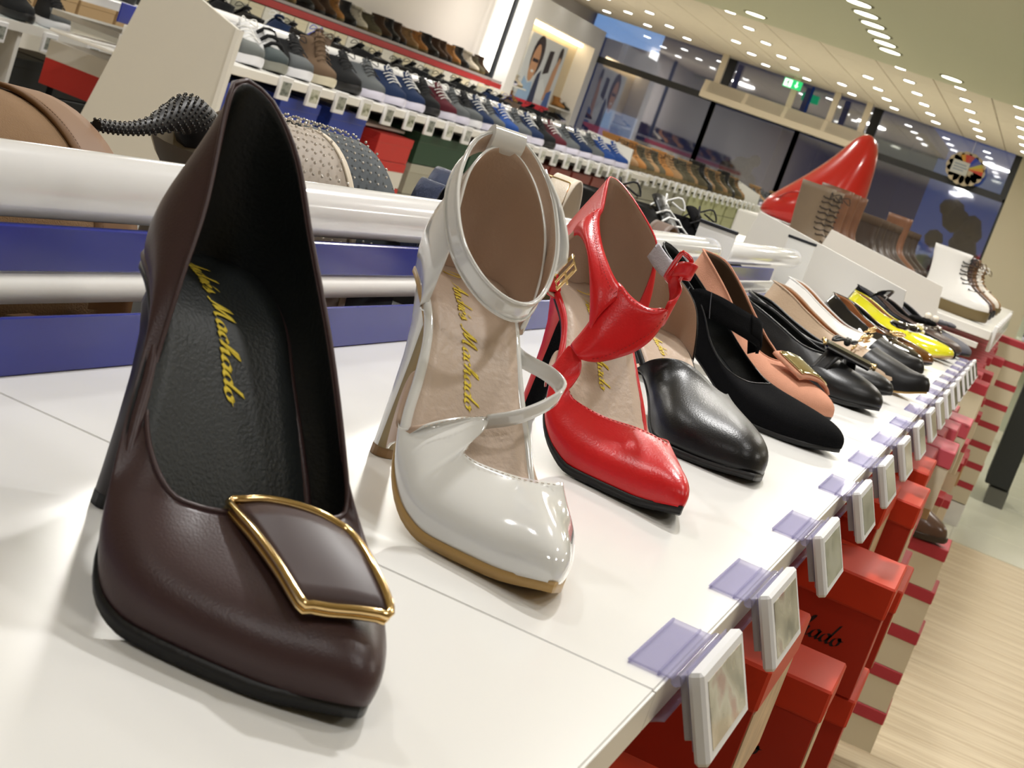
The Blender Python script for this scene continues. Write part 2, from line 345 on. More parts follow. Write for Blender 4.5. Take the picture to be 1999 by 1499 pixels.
def gly(txt,y0,z0,s,m):
    mb,_=script_text(txt,lambda u,v:Vector((.0515,y0+u,z0+v)),size=s,pen=.3); return mb.build('band_lettering',m,t)
# ------------------------------------------------------------------ shoes: a last (foot form), then parts laid on it
OUT={
'point':[(0,0),(.003,.013),(.014,.0225),(.035,.0255),(.06,.024),(.085,.0225),(.11,.0275),(.135,.0345),(.155,.0335),(.172,.025),(.186,.0145),(.195,.0068),(.199,.0025),(.2,0)],
'almond':[(0,0),(.003,.013),(.014,.0225),(.035,.0255),(.06,.0245),(.085,.0245),(.11,.030),(.135,.036),(.158,.035),(.177,.027),(.190,.0165),(.197,.008),(.1995,.003),(.2,0)],
'round':[(0,0),(.003,.014),(.014,.0255),(.035,.0285),(.06,.0285),(.085,.029),(.11,.033),(.135,.038),(.16,.0385),(.178,.034),(.190,.0245),(.197,.013),(.1995,.005),(.2,0)]}
class Last:
    """foot form: x heel->toe, y sideways, z up; feather edge outlines for the -y and +y side"""
    def __init__(s,L=.19,H=.095,toe='point',wid=1.0,widH=1.0,arch=1.0,ball=.68,spring=.004,plat=.004,toeh=1.0,bend=0,blean=.006,om=None,op=None,slack=.06,zbt=None):
        s.L=L; s.H=H; s.plat=plat; s.blean=blean; k=L/.2
        def half(o):
            if o is None:
                o=[(x*k,y*(widH+(wid-widH)*sstep(.04,.13,x))) for x,y in OUT[toe]]
            return cr([(x,y,0) for x,y in o],81)
        s.hm=half(om); s.hp=half(op)
        if bend:
            pass
        s.bend=bend
        s.half=s.hm
        s._zb=tab([(0,H),(.12*L,H*.985),(.24*L,H*.86),(ball*.58*L,H*.58),(ball*.78*L,H*.27),((ball-.04)*L,H*slack),((ball+.05)*L,0),(.86*L,spring*.25),(L,spring)])
        if zbt: s._zb=tab(zbt)
        s._h=tab([(0,.075*arch),(.3*L,.07*arch),(.45*L,.058*arch),(.58*L,.050*arch),(.68*L,.044*arch),(.78*L,.036*arch*toeh),(.88*L,.0275*arch*toeh),(.95*L,.021*toeh),(.985*L,.0155*toeh),(L,.009*toeh)])
    def zb(s,x): return s.plat+s._zb(x)
    def _w(s,H,x):
        if x<=0 or x>=s.L: return 0
        lo,hi=0,len(H)-1
        while hi-lo>1:
            m=(lo+hi)//2
            if H[m].x<=x: lo=m
            else: hi=m
        t=(x-H[lo].x)/max(1e-9,H[hi].x-H[lo].x); return H[lo].y+(H[hi].y-H[lo].y)*t
    def bc(s,x): return -s.bend*math.sin(PI*max(0,min(1,x/s.L))**1.25)
    def w(s,x): return .5*(s._w(s.hm,x)+s._w(s.hp,x))
    def c(s,x): return .5*(s._w(s.hp,x)-s._w(s.hm,x))+s.bc(x)
    def F(s,x,side): return Vector((x,s.c(x)+side*s.w(x),s.zb(x)))
    def S(s,x,phi,off=0):
        """arch surface, phi 0 = -y side sole edge .. pi = +y side sole edge"""
        w=s.w(x); h=s._h(x)
        tipr=math.sqrt(max(0,1-max(0,(x-(s.L-.010))/.010)**2)) if x>s.L-.010 else 1
        c=math.cos(phi); sn=max(0,math.sin(phi))
        y=-math.copysign(abs(c)**.85,c)*w*(1+.06*sn**2)
        z=s.zb(x)+h*(.35+.65*tipr)*sn**.95
        p=Vector((x,y+s.c(x),z))
        if off: p+=Vector((0,-c,sn))*off
        return p
    def wall(s,x0,side,v,hT,lean=.1):
        w=s.w(x0); back=max(0,1-x0/.035)
        z=s.zb(x0)+hT*v
        y=side*w*(1+.10*math.sin(PI*min(1,v*1.15))-lean*v*v*(1+back))
        x=x0+back*(-.004*math.sin(PI*v*.9)+s.blean*v*v)
        return Vector((x,y+s.c(x0),z))
def half_rows(la,T,xth,side,n,nv,anchor=.62,bul=.003,nose=1.0):
    """rows from the feather edge to the top line T (back centre -> throat centre) on one side"""
    X0=anchor*xth
    Tc=cr(T,161); Ls=[0]
    for i in range(1,161): Ls.append(Ls[-1]+(Tc[i]-Tc[i-1]).length)
    j0=next((j for j in range(161) if Tc[j].x>=X0),80); LA=Ls[j0]; LT=Ls[-1]
    def Tat(l):
        j=0
        while j<159 and Ls[j+1]<l: j+=1
        d=Ls[j+1]-Ls[j]; return Tc[j].lerp(Tc[j+1],max(0,min(1,(l-Ls[j])/d)) if d>1e-12 else 0)
    H=la.hm if side<0 else la.hp; P=cr([la.F(p.x,side) for p in H],161); M=[0]
    for i in range(1,161): M.append(M[-1]+(P[i]-P[i-1]).length)
    i0=next(i for i in range(161) if P[i].x>=X0); MA=M[i0]; MT=M[-1]
    rows=[]
    for i in range(n+1):
        m=MT*i/n; k=0
        while k<159 and M[k+1]<m: k+=1
        d=M[k+1]-M[k]; F=P[k].lerp(P[k+1],max(0,min(1,(m-M[k])/d)) if d>1e-12 else 0)
        l=LA*m/MA if m<=MA else LA+(LT-LA)*((m-MA)/(MT-MA))**1.1
        t=Tat(l); d=t-F; dh=Vector((d.x,d.y,0)); dz=max(.001,d.z); D=dh.length; r=D/(D+dz)
        ka=max(0,min(160,k)); tg=P[min(k+2,160)]-P[max(k-1,0)]; out=Vector((tg.y,-tg.x,0))*(1 if side<0 else -1)
        out=out.normalized() if out.length>1e-9 else Vector((0,side,0))
        if i==0: out=Vector((-1,0,0))
        if i==n: out=Vector((1,0,0))
        b=bul*(1+.3*r)
        P1=F+Vector((0,0,.40*dz+.13*D*nose))+out*b*1.3
        P2=t-dh*.45*min(1,D/.02)-Vector((0,0,dz*(.40-.2*r)))+out*b*(1-r)
        rows.append([F*((1-v)**3)+P1*(3*v*(1-v)**2)+P2*(3*v*v*(1-v))+t*v**3 for v in [j/nv for j in range(nv+1)]])
    return rows
def annular(la,Tm,Tp,xth,n=40,nv=10,bul=.003,nose=1.0,anchor=.62):
    l=half_rows(la,Tm,xth,-1,n,nv,anchor,bul,nose); r=half_rows(la,Tp,xth,1,n,nv,anchor,bul,nose)
    for j in range(nv+1):
        m=(l[0][j]+r[0][j])/2; l[0][j]=m; m=(l[-1][j]+r[-1][j])/2; l[-1][j]=m
    return list(reversed(l+list(reversed(r))[1:-1]))
def topline(la,xth,tabh,side,yth=0,n=12,inn=.72,zth=None):
    """generic pump top line from heights above the feather edge"""
    T=[]; 
    for i in range(n):
        q=i/(n-1); x=.008+(xth-.008)*math.sin(q*PI/2)**1.0 if q<1 else xth
        # plan outline: leaves the wall line near the throat
        e=max(0,(x-.6*xth)/(.4*xth)); wy=la.w(max(.0,x))*(inn-.10*(1-min(1,x/.03)))
        y=la.c(x)+side*wy*math.sqrt(max(0,1-e**2.6))
        if i==0: y=0
        h=tabh(x)
        T.append(Vector((x,y,la.zb(x)+h)))
    return T
def vamp_rows(la,xb,n=30,nv=14,ph0=0,ph1=PI,off=0):
    """closed toe piece: xb(phi in 0..pi) gives back edge x"""
    R=[]
    for i in range(n+1):
        ph=ph0+(ph1-ph0)*i/n; x1=xb(ph); row=[]
        for j in range(nv+1):
            v=1-(1-j/nv)**1.0; v=(j/nv)**1.6
            row.append(la.S(la.L-(la.L-x1)*v,ph,off))
        R.append(row)
    return R
def counter_rows(la,x1,hL,hR,n=22,nv=8,lean=.12,x1r=None):
    R=[]
    lf=[p for p in la.hm if p.x<=x1]; rt=[p for p in la.hp if p.x<=(x1r or x1)]
    for p in reversed(lf): R.append([la.wall(p.x,-1,j/nv,hL(p.x),lean) for j in range(nv+1)])
    for p in rt[1:]: R.append([la.wall(p.x,1,j/nv,hR(p.x),lean) for j in range(nv+1)])
    return R
def insole_z(la,x,y,dz=.0018): 
    w=max(.004,la.w(x)); return la.zb(x)+dz+.0025*(y/w)**2
def insole_rows(la,dz=.0018,x0=.0015,inset=.95,n=40,m=8,x1=None):
    R=[]; x1=x1 or la.L*.80
    for i in range(n+1):
        x=x0+(x1-x0)*i/n; w=la.w(x)*inset
        R.append([Vector((x,w*(2*j/m-1)+la.c(x),insole_z(la,x,w*(2*j/m-1),dz))) for j in range(m+1)])
    return R[::-1]
def sole_part(la,root,m,th=.003,out=1.04,name='outsole',x0=0,thH=.0012,lab=None):
    """outsole slab under the whole last, thin at the heel seat"""
    mb=MB(); rows=[]; L=la.L
    for q in range(72):
        x=x0+(la.L-x0)*(1-math.cos(PI*q/71))/2; y=la.w(x)*out+(.0012*(1-sstep(.80*la.L,.97*la.L,x)) if 0<q<71 else 0)
        t=thH+(th-thH)*sstep(.45*L,.7*L,x); z=la.zb(x)
        xx=x-.0012*sstep(.90*L,L,x)
        cc=la.c(x); rows.append([Vector((xx,a+cc,b)) for a,b in ((-y,z+.0006),(-y,z-t),(-y*.6,z-t),(0,z-t),(y*.6,z-t),(y,z-t),(y,z+.0006),(0,z+.0006))])
    mb.grid(rows,closev=True,smooth=True)
    mb.fan(rows[0],0,False); mb.fan(rows[-1],0,True)
    o=mb.build(name,m,root)
    if lab: o['label']=lab
    return o
def heel_part(la,root,m,tipm,kind='stiletto',tip=.0055,breast=None,seat=.046,tx=.010,hw=1.0):
    H=la.zb(0)
    def sec(cx,a,b,z,n=14,tilt=None,front=1.0):
        r=[]
        for j in range(n):
            t=2*PI*j/n; c,s_=math.cos(t),math.sin(t)
            x=cx+a*math.copysign(abs(c)**.75,c)*(front if c>0 else 1); y=b*math.copysign(abs(s_)**.75,s_)
            zz=z if tilt is None else la.zb(max(0,min(seat,x)))-.0012
            r.append(Vector((x,y,zz)))
        return r
    S=[]
    if kind=='stiletto':
        pr=[(1.0,seat/2+.0015,(seat/2-.001)*hw,.0225*hw),(.93,.0218,.0195*hw,.0198*hw),(.84,.0185,.0150,.0165),(.72,.0155,.0105,.0125),(.55,.0135,.0080,.0095),(.35,.0122,.0066,.0078),(.15,.0112,.0058,.0066),(.055,.0108,.0056,.0062)]
        ox=tx-.010
    elif kind=='block':
        pr=[(1.0,seat/2+.0005,seat/2,.0245),(.8,.023,.020,.0225),(.5,.0215,.0165,.0205),(.2,.0205,.0155,.0195),(.06,.0205,.0155,.0195)]; ox=0
    else: # flat
        pr=[(1.0,seat/2+.0005,seat/2,.0265),(.5,seat/2,seat/2-.001,.026),(.15,seat/2,seat/2-.0015,.0255)]; ox=0
    for k,(zf,cx,a,b) in enumerate(pr):
        S.append(sec(cx+ox*(1-zf),a,b,H*zf,tilt=(True if k==0 else None)))
    mb=MB(); mb.loft(S); o=mb.build('heel',m,root)
    zf,cx,a,b=pr[-1]; mb=MB(); z1=H*zf
    mb.loft([sec(cx+ox*(1-zf),a*1.03,b*1.03,z1),sec(cx+ox*(1-zf),a*1.05,b*1.05,0.0002)],smooth=False); mb.build('heel_tip',tipm,root)
    if breast:
        mb=MB(); R=[]
        for k,(zf,cx,a,b) in enumerate(pr):
            xx=cx+ox*(1-zf)+a+.0003; zz=H*zf if k else la.zb(seat)-.003
            R.append([Vector((xx-(.0022 if abs(y)>.8 else 0),y*b*.93,zz)) for y in (-1,-.5,0,.5,1)])
        mb.grid(R); ob=mb.build('heel_breast',breast[0],root,solid=.0006); ob['label']=breast[1]
    return o
def stitches(root,path,m,step=.0026,ln=.0016,r=.00022,name='stitching'):
    P=cr(path,max(8,int(sum((Vector(path[i+1])-Vector(path[i])).length for i in range(len(path)-1))/step)*2))
    mb=MB()
    for i in range(0,len(P)-1,2):
        mb.tube([P[i],P[i+1]],r,4)
    return mb.build(name,m,root)
def strap(root,name,path,nrm,width,m,th=.0014,n=40,widths=None,lab=None,mats=None,smat=0):
    """flat strap: path centre line, nrm list of width directions"""
    P=cr(path,n); Nn=cr(nrm,n); mb=MB(); R=[]
    for i in range(n):
        d=Nn[i].normalized(); w=(tab(widths)(i/(n-1)) if widths else width)/2
        R.append([P[i]-d*w,P[i]-d*w*.4,P[i]+d*w*.4,P[i]+d*w])
    mb.grid(R); o=mb.build(name,mats or m,root,solid=th,soff=0,smat=smat)
    if lab: o['label']=lab
    return o
# cursive lettering as pen strokes (unit: x-height 1), joined hand
GL={
'A':(1.7,[[(0,0),(.35,.25),(.9,1.3),(1.25,2.2),(1.35,2.25),(1.3,1.2),(1.3,.3),(1.5,0),(1.7,.15)],[(.55,.9),(1.0,1.0),(1.55,.95)]]),
'M':(2.5,[[(-.1,.1),(.15,0),(.45,.8),(.75,2.1),(.85,2.2),(.85,1.2),(.9,.2),(1.3,1.3),(1.7,2.2),(1.8,2.1),(1.7,1.0),(1.75,.2),(2.0,0),(2.4,.3)]]),
'n':(1.15,[[(0,.4),(.15,.95),(.2,.9),(.1,0)],[(.12,.3),(.45,.9),(.65,.9),(.65,.4),(.75,0),(1.0,.1),(1.15,.4)]]),
'd':(1.1,[[(.75,.75),(.45,1.0),(.1,.7),(.05,.2),(.3,0),(.6,.25),(.8,.9)],[(1.05,2.2),(.85,1.2),(.7,.3),(.85,0),(1.1,.3)]]),
'r':(.75,[[(0,.3),(.2,1.0),(.3,.9),(.55,.9),(.45,.4),(.5,0),(.75,.3)]]),
'e':(.8,[[(0,.3),(.4,.55),(.5,.85),(.3,1.0),(.08,.6),(.15,.1),(.4,0),(.8,.35)]]),
'é':(.8,[[(0,.3),(.4,.55),(.5,.85),(.3,1.0),(.08,.6),(.15,.1),(.4,0),(.8,.35)],[(.35,1.35),(.65,1.75)]]),
's':(.75,[[(0,.3),(.35,1.05),(.4,.7),(.55,.35),(.4,0),(.1,.08),(.4,0),(.75,.35)]]),
'a':(1.05,[[(.75,.8),(.45,1.0),(.1,.7),(.05,.2),(.3,0),(.6,.3),(.8,.95),(.68,.3),(.8,0),(1.05,.3)]]),
'c':(.8,[[(.6,.8),(.4,1.0),(.1,.7),(.08,.2),(.35,0),(.8,.35)]]),
'h':(1.1,[[(0,.3),(.45,1.5),(.6,2.1),(.45,2.2),(.25,1.3),(.05,0)],[(.1,.3),(.4,.9),(.62,.9),(.6,.4),(.7,0),(.9,.05),(1.1,.4)]]),
'o':(.95,[[(.5,1.0),(.15,.8),(.05,.3),(.3,0),(.65,.2),(.7,.7),(.5,1.0),(.6,.75),(.95,.75)]]),
' ':(.9,[]),
}
def script_text(txt,mapf,size=1,pen=.16,slant=.25,start=0,samples=7):
    """mapf(u,v)->(point) ; returns MB of calligraphic ribbons"""
    mb=MB(); x=start
    for ch in txt:
        w,st=GL[ch]
        for s in st:
            P=cr([(a,b,0) for a,b in s],max(6,len(s)*samples//2))
            R=[]
            for p in P:
                R.append([mapf((x+p.x+slant*p.y+sx*pen*.8)*size,(p.y+sx*pen*.45)*size) for sx in (-1,0,1)])
            mb.grid(R)
        x+=w
    return mb,x

def shell(la,ent,nsub=5,nv=10,bul=.003,nose=1.0):
    """surface from the feather edge to a free top edge; ent = (x,y,z, fx,side) in order round the shoe"""
    fpath=[]; 
    dm=[la.F(la.L*i/120,-1) for i in range(121)]; dp=[la.F(la.L*i/120,1) for i in range(121)]
    T=[Vector(e[:3]) for e in ent]; n=(len(T)-1)*nsub; rows=[]
    # signed arclength along the outline: minus side negative-x direction handled through a joined parameter
    def sp(fx,side): return fx if side<0 else 2*la.L-fx   # passes over the toe
    back = ent[0][4]<0 and ent[-1][4]>0 and max(e[3] for e in ent)<la.L*.6
    def sb(fx,side): return -fx if side<0 else fx          # passes over the heel
    par=[(sb if back else sp)(e[3],e[4]) for e in ent]
    def Fat(u):
        if back: return la.F(abs(u),-1 if u<0 else 1)
        return la.F(u,-1) if u<=la.L else la.F(2*la.L-u,1)
    for k in range(n+1):
        i=min(k//nsub,len(T)-2); t=(k-i*nsub)/nsub
        p1,p2=T[i],T[i+1]; p0=T[i-1] if i>0 else p1*2-p2; p3=T[i+2] if i+2<len(T) else p2*2-p1
        q=.5*((2*p1)+(p2-p0)*t+(2*p0-5*p1+4*p2-p3)*t*t+(3*p1-p0-3*p2+p3)*t**3)
        u=par[i]+(par[i+1]-par[i])*t
        F=Fat(u); tg=Fat(u+.0008)-Fat(u-.0008); out=Vector((tg.y,-tg.x,0)); out=out.normalized() if out.length>1e-9 else Vector((1,0,0))
        if back: out=-out if False else out
        if abs(u-la.L)<1e-4 and not back: out=Vector((1,0,0))
        if back and abs(u)<1e-4: out=Vector((-1,0,0))
        cen=Vector((F.x,la.c(F.x),F.z))
        if (F-cen).length>.002 and out.dot(F-cen)<0: out=-out
        d=q-F; dh=Vector((d.x,d.y,0)); dz=max(.001,d.z); D=dh.length; r=D/(D+dz); b=bul*(1+.3*r)
        P1=F+Vector((0,0,.40*dz+.13*D*nose))+out*b*1.3
        P2=q-dh*.45*min(1,D/.02)-Vector((0,0,dz*(.40-.2*r)))+out*b*(1-r)
        rows.append([F*((1-v)**3)+P1*(3*v*(1-v)**2)+P2*(3*v*v*(1-v))+q*v**3 for v in [j/nv for j in range(nv+1)]])
    return rows if not back else rows
def piece(root,name,rows,mats,th=.0013,sub=1,smat=1,lab=None,flip=False):
    mb=MB(); mb.grid(rows,flip=flip); o=mb.build(name,mats,root,solid=th,smat=smat if len(mats)>1 else 0,sub=sub)
    if lab: o['label']=lab
    return o
def edge(root,name,path,m,r=.0009,closed=False,n=60):
    mb=MB(); mb.tube(cr(path,n,closed),r,6,closed=closed); return mb.build(name,m,root)
# ------------------------------------------------------------------ materials of the near display
white_lam=mat('white_laminate',(.80,.795,.775),.22,spec=.45)
white_edge=mat('white_edge_band',(.72,.71,.68),.35)
white_board=mat('white_board',(.74,.735,.72),.4)
beige_board=mat('pale_board',(.60,.58,.53),.45)
black_plastic=mat('black_plastic',(.012,.014,.02),.4)
blue_gloss=mat('blue_gloss',(.018,.030,.26),.16,spec=.35)
white_gloss=mat('white_gloss_tube',(.74,.74,.75),.14,coat=.4)
gold=mat('gold_metal',(.86,.62,.30),.14,metal=1)
pale_gold=mat('pale_gold_metal',(.83,.74,.45),.12,metal=1)
foil=mat('gold_foil',(.95,.74,.08),.4,metal=.2,bump=.4,bscale=2500)
burg_lea=mat('burgundy_leather',(.056,.030,.031),.36,bump=.12,bscale=1100,spec=.45)
burg_flat=mat('burgundy_plate_leather',(.060,.036,.037),.45)
blk_in=mat('black_lining',(.006,.0075,.008),.55,bump=.3,bscale=500)
blk_insole=mat('black_insole',(.020,.024,.025),.45,bump=.35,bscale=700,var=.25,vscale=60)
blk_rub=mat('black_sole_rubber',(.012,.012,.013),.45,bump=.2,bscale=700)
wht_pat=mat('white_patent',(.80,.80,.78),.10,coat=1,spec=.6)
nude_in=mat('nude_lining',(.50,.355,.26),.5,bump=.25,bscale=600,var=.06,vscale=40)
nude_sole=mat('nude_insole',(.60,.47,.37),.42,bump=.5,bscale=260,var=.04,vscale=30)
tan_sole=mat('tan_sole_edge',(.48,.30,.11),.4)
tan_heel=mat('olive_tan_heel_breast',(.31,.235,.12),.35)
tip_brown=mat('brown_heel_tip',(.26,.15,.06),.4)
red_lea=mat('red_leather',(.62,.012,.016),.30,bump=.15,bscale=700,spec=.5)
blk_lea=mat('black_leather',(.008,.008,.009),.33,bump=.15,bscale=800,spec=.38)
blk_sue=mat('black_suede',(.006,.006,.007),.95,bump=.9,bscale=1500,spec=.1)
blk_pat=mat('black_patent',(.006,.006,.008),.07,coat=1)
peach_sue=mat('peach_suede',(.60,.29,.19),.9,bump=.6,bscale=1200,var=.12,vscale=60,spec=.2)
tan_lea=mat('tan_leather',(.46,.33,.22),.5,bump=.3,bscale=500)
cognac=mat('cognac_lining',(.42,.19,.08),.5)
yel_pat=mat('yellow_patent',(.70,.66,.02),.14,coat=1)
grey_sue=mat('grey_suede',(.13,.13,.15),.9,bump=.5,bscale=900)
brown_lea=mat('dark_brown_leather',(.06,.033,.025),.4,bump=.2,bscale=500)
pearl=mat('pearl',(.85,.78,.68),.15,coat=1)
# ------------------------------------------------------------------ near display: top boards, front edge
FX=-.078; BX=-.414
def board(x0,x1,y0,y1,z,t,label,edge=True,name='shelf_board',group='white shelf boards of the near display'):
    mb=MB(); mb.bbox(x0,x1,y0,y1,z-t,z,.0007,0)
    o=mb.build(name,[white_lam],None); tag(o,label,'shelf',group)
    e=MB(); e.bbox(x1-.0002,x1+.0012,y0,y1,z-t,z-.0006,.0003); e.build('edge_band',white_edge,o)
    return o
board(BX,FX,-.37,.6255,DZ,.018,'white shelf board in the foreground under the burgundy pump')
board(BX,FX,.6270,1.6085,DZ,.018,'white shelf board under the white and red heels')
board(BX,FX,1.6100,2.575,DZ,.018,'white shelf board under the peach pump and black flats')
board(BX,FX,2.5765,3.59,DZ,.018,'farthest white shelf board of the near display, under the yellow flat')
# ------------------------------------------------------------------ hero shoe 1
def burgundy():
    om=[(0,0),(.003,.013),(.014,.022),(.035,.0275),(.06,.0345),(.075,.0425),(.09,.050),(.103,.0550),(.12,.0530),(.14,.042),(.16,.027),(.174,.0125),(.181,.0045),(.183,0)]
    op=[(0,0),(.003,.013),(.014,.022),(.035,.0255),(.06,.0245),(.08,.027),(.10,.032),(.12,.0345),(.14,.031),(.16,.021),(.174,.0105),(.181,.004),(.183,0)]
    la=Last(L=.183,H=.094,plat=.0045,om=om,op=op,zbt=[(0,.094),(.02,.0925),(.044,.083),(.066,.061),(.086,.034),(.099,.012),(.110,.004),(.125,.001),(.16,.001),(.183,.0045)])
    t=thing('high_heel_pump','burgundy leather pump with a gold-framed plate on the toe, first in the row','shoe',(-.2957,.5551,DZ),math.radians(-31))
    L=la.L; V=Vector
    Tm=[V(p) for p in ((.008,0,.1725),(.009,-.005,.1715),(.016,-.010,.163),(.0365,-.018,.129),(.050,-.0265,.102),(.061,-.033,.077),(.071,-.0375,.063),(.087,-.0405,.0515),(.100,-.037,.0425),(.104,-.028,.040),(.108,-.018,.0405),(.110,0,.0425))]
    Tp=[V(p) for p in ((.008,0,.1725),(.014,.0095,.168),(.028,.018,.152),(.046,.0225,.127),(.073,.0265,.0945),(.094,.0305,.0635),(.105,.0315,.046),(.109,.024,.0425),(.111,.012,.043),(.110,0,.0425))]
    rows=annular(la,Tm,Tp,.11,n=44,nv=12,bul=.0045,nose=1.1)
    mb=MB(); mb.grid(rows,closeu=True)
    mb.build('upper',[burg_lea,blk_in],t,solid=.0014,smat=1,sub=1)
    mb=MB(); mb.tube([r[-1] for r in rows],.0010,6,closed=True); mb.build('topline_binding',burg_lea,t)
    mb=MB(); mb.grid(insole_rows(la,.004)); o=mb.build('insole',blk_insole,t,solid=.003)
    mb=MB()
    for sgn in (-1,1): mb.tube([Vector((x,sgn*la.w(x)*(.97-.05*sstep(.08,.11,x))+la.c(x),la.zb(x)+.003)) for x in [.01+i*.005 for i in range(21)]],.0023,8)
    mb.build('insole_rim',burg_lea,t)
    sole_part(la,t,blk_rub,th=.0045,out=1.0)
    heel_part(la,t,mat('dark_heel_wrap',(.020,.013,.015),.35),blk_rub,'stiletto',tx=.004,hw=.86)
    # ornament: curved rhomboid plate, local corners on the vamp
    A,B,Cc,D=Vector((.104,-.0185,.0420)),Vector((.133,.0165,.0450)),Vector((.174,.009,.0345)),Vector((.161,-.0185,.0315))
    AB=[A,Vector((.110,-.008,.0470)),Vector((.121,.006,.0482)),B]; DC=[D,Vector((.1655,-.011,.0320)),Vector((.1695,-.002,.0335)),Cc]
    up=Vector((.35,-.1,.93)).normalized()
    def plate(off,ins,n=14):
        a=cr(AB,n); d=cr(DC,n); R=[]
        for i in range(n):
            s=ins+(1-2*ins)*i/(n-1)
            k=s*(n-1); i0=min(int(k),n-2); f=k-i0
            p=a[i0].lerp(a[i0+1],f); q=d[i0].lerp(d[i0+1],f); row=[]
            for j in range(7):
                tt=ins+(1-2*ins)*j/6; row.append(p.lerp(q,tt)+up*(off+.0016*math.sin(PI*tt)))
            R.append(row)
        return R
    orn=MB(); orn.grid(plate(.0012,.06)); orn=orn.build('toe_plate',burg_flat,t,solid=.003)
    fr=plate(.0012,.025,18); ring=[r[0] for r in fr]+fr[-1][1:-1]+[r[-1] for r in reversed(fr)]+list(reversed(fr[0][1:-1]))
    ring=cr(ring[::2],72,True); mb=MB(); mb.tube(ring,.0016,8,closed=True); mb.tube([p-up*.0028 for p in ring],.0011,8,closed=True); f=mb.build('plate_frame',gold,orn); f['label']='gold frame'
    def mf(u,v): 
        x=.012+u
        return Vector((x,v-.006,insole_z(la,x,0,.0046)))
    tx,_=script_text('Andrés Machado',mf,size=.0036,pen=.24)
    o=tx.build('gold_script',foil,t,solid=.0001); o['label']='gold lettering reading Andrés Machado'
    return t
burgundy()

def insole_text(t,la,txt,size,x0,y0,dz,m=None,pen=.2):
    def mf(u,v):
        x=x0+u; yy=y0+v; return Vector((x,yy,insole_z(la,x,yy-la.c(x),dz)))
    tx,_=script_text(txt,mf,size=size,pen=pen); o=tx.build('gold_script',m or foil,t,solid=.0001); o['label']='gold lettering reading '+txt
    mb=MB(); r=.0055; cx=x0-.009; mb.tube([Vector((cx+r*math.cos(a),y0+.004+r*.9*math.sin(a),insole_z(la,cx,0,dz))) for a in [2*PI*i/20 for i in range(20)]],.00025,4,closed=True)
    mb.build('size_mark',m or foil,t)
def rims(t,la,m,x0,x1,r=.0024,dz=.003,name='insole_rim'):
    mb=MB(); N=26
    for sg in (-1,1): mb.tube([Vector((x,sg*la.w(x)*(.97-.08*sstep(.55*x1+.45*x0,x1,x))+la.c(x),la.zb(x)+dz)) for x in [x0+(x1-x0)*i/N for i in range(N+1)]],r,8)
    return mb.build(name,m,t)
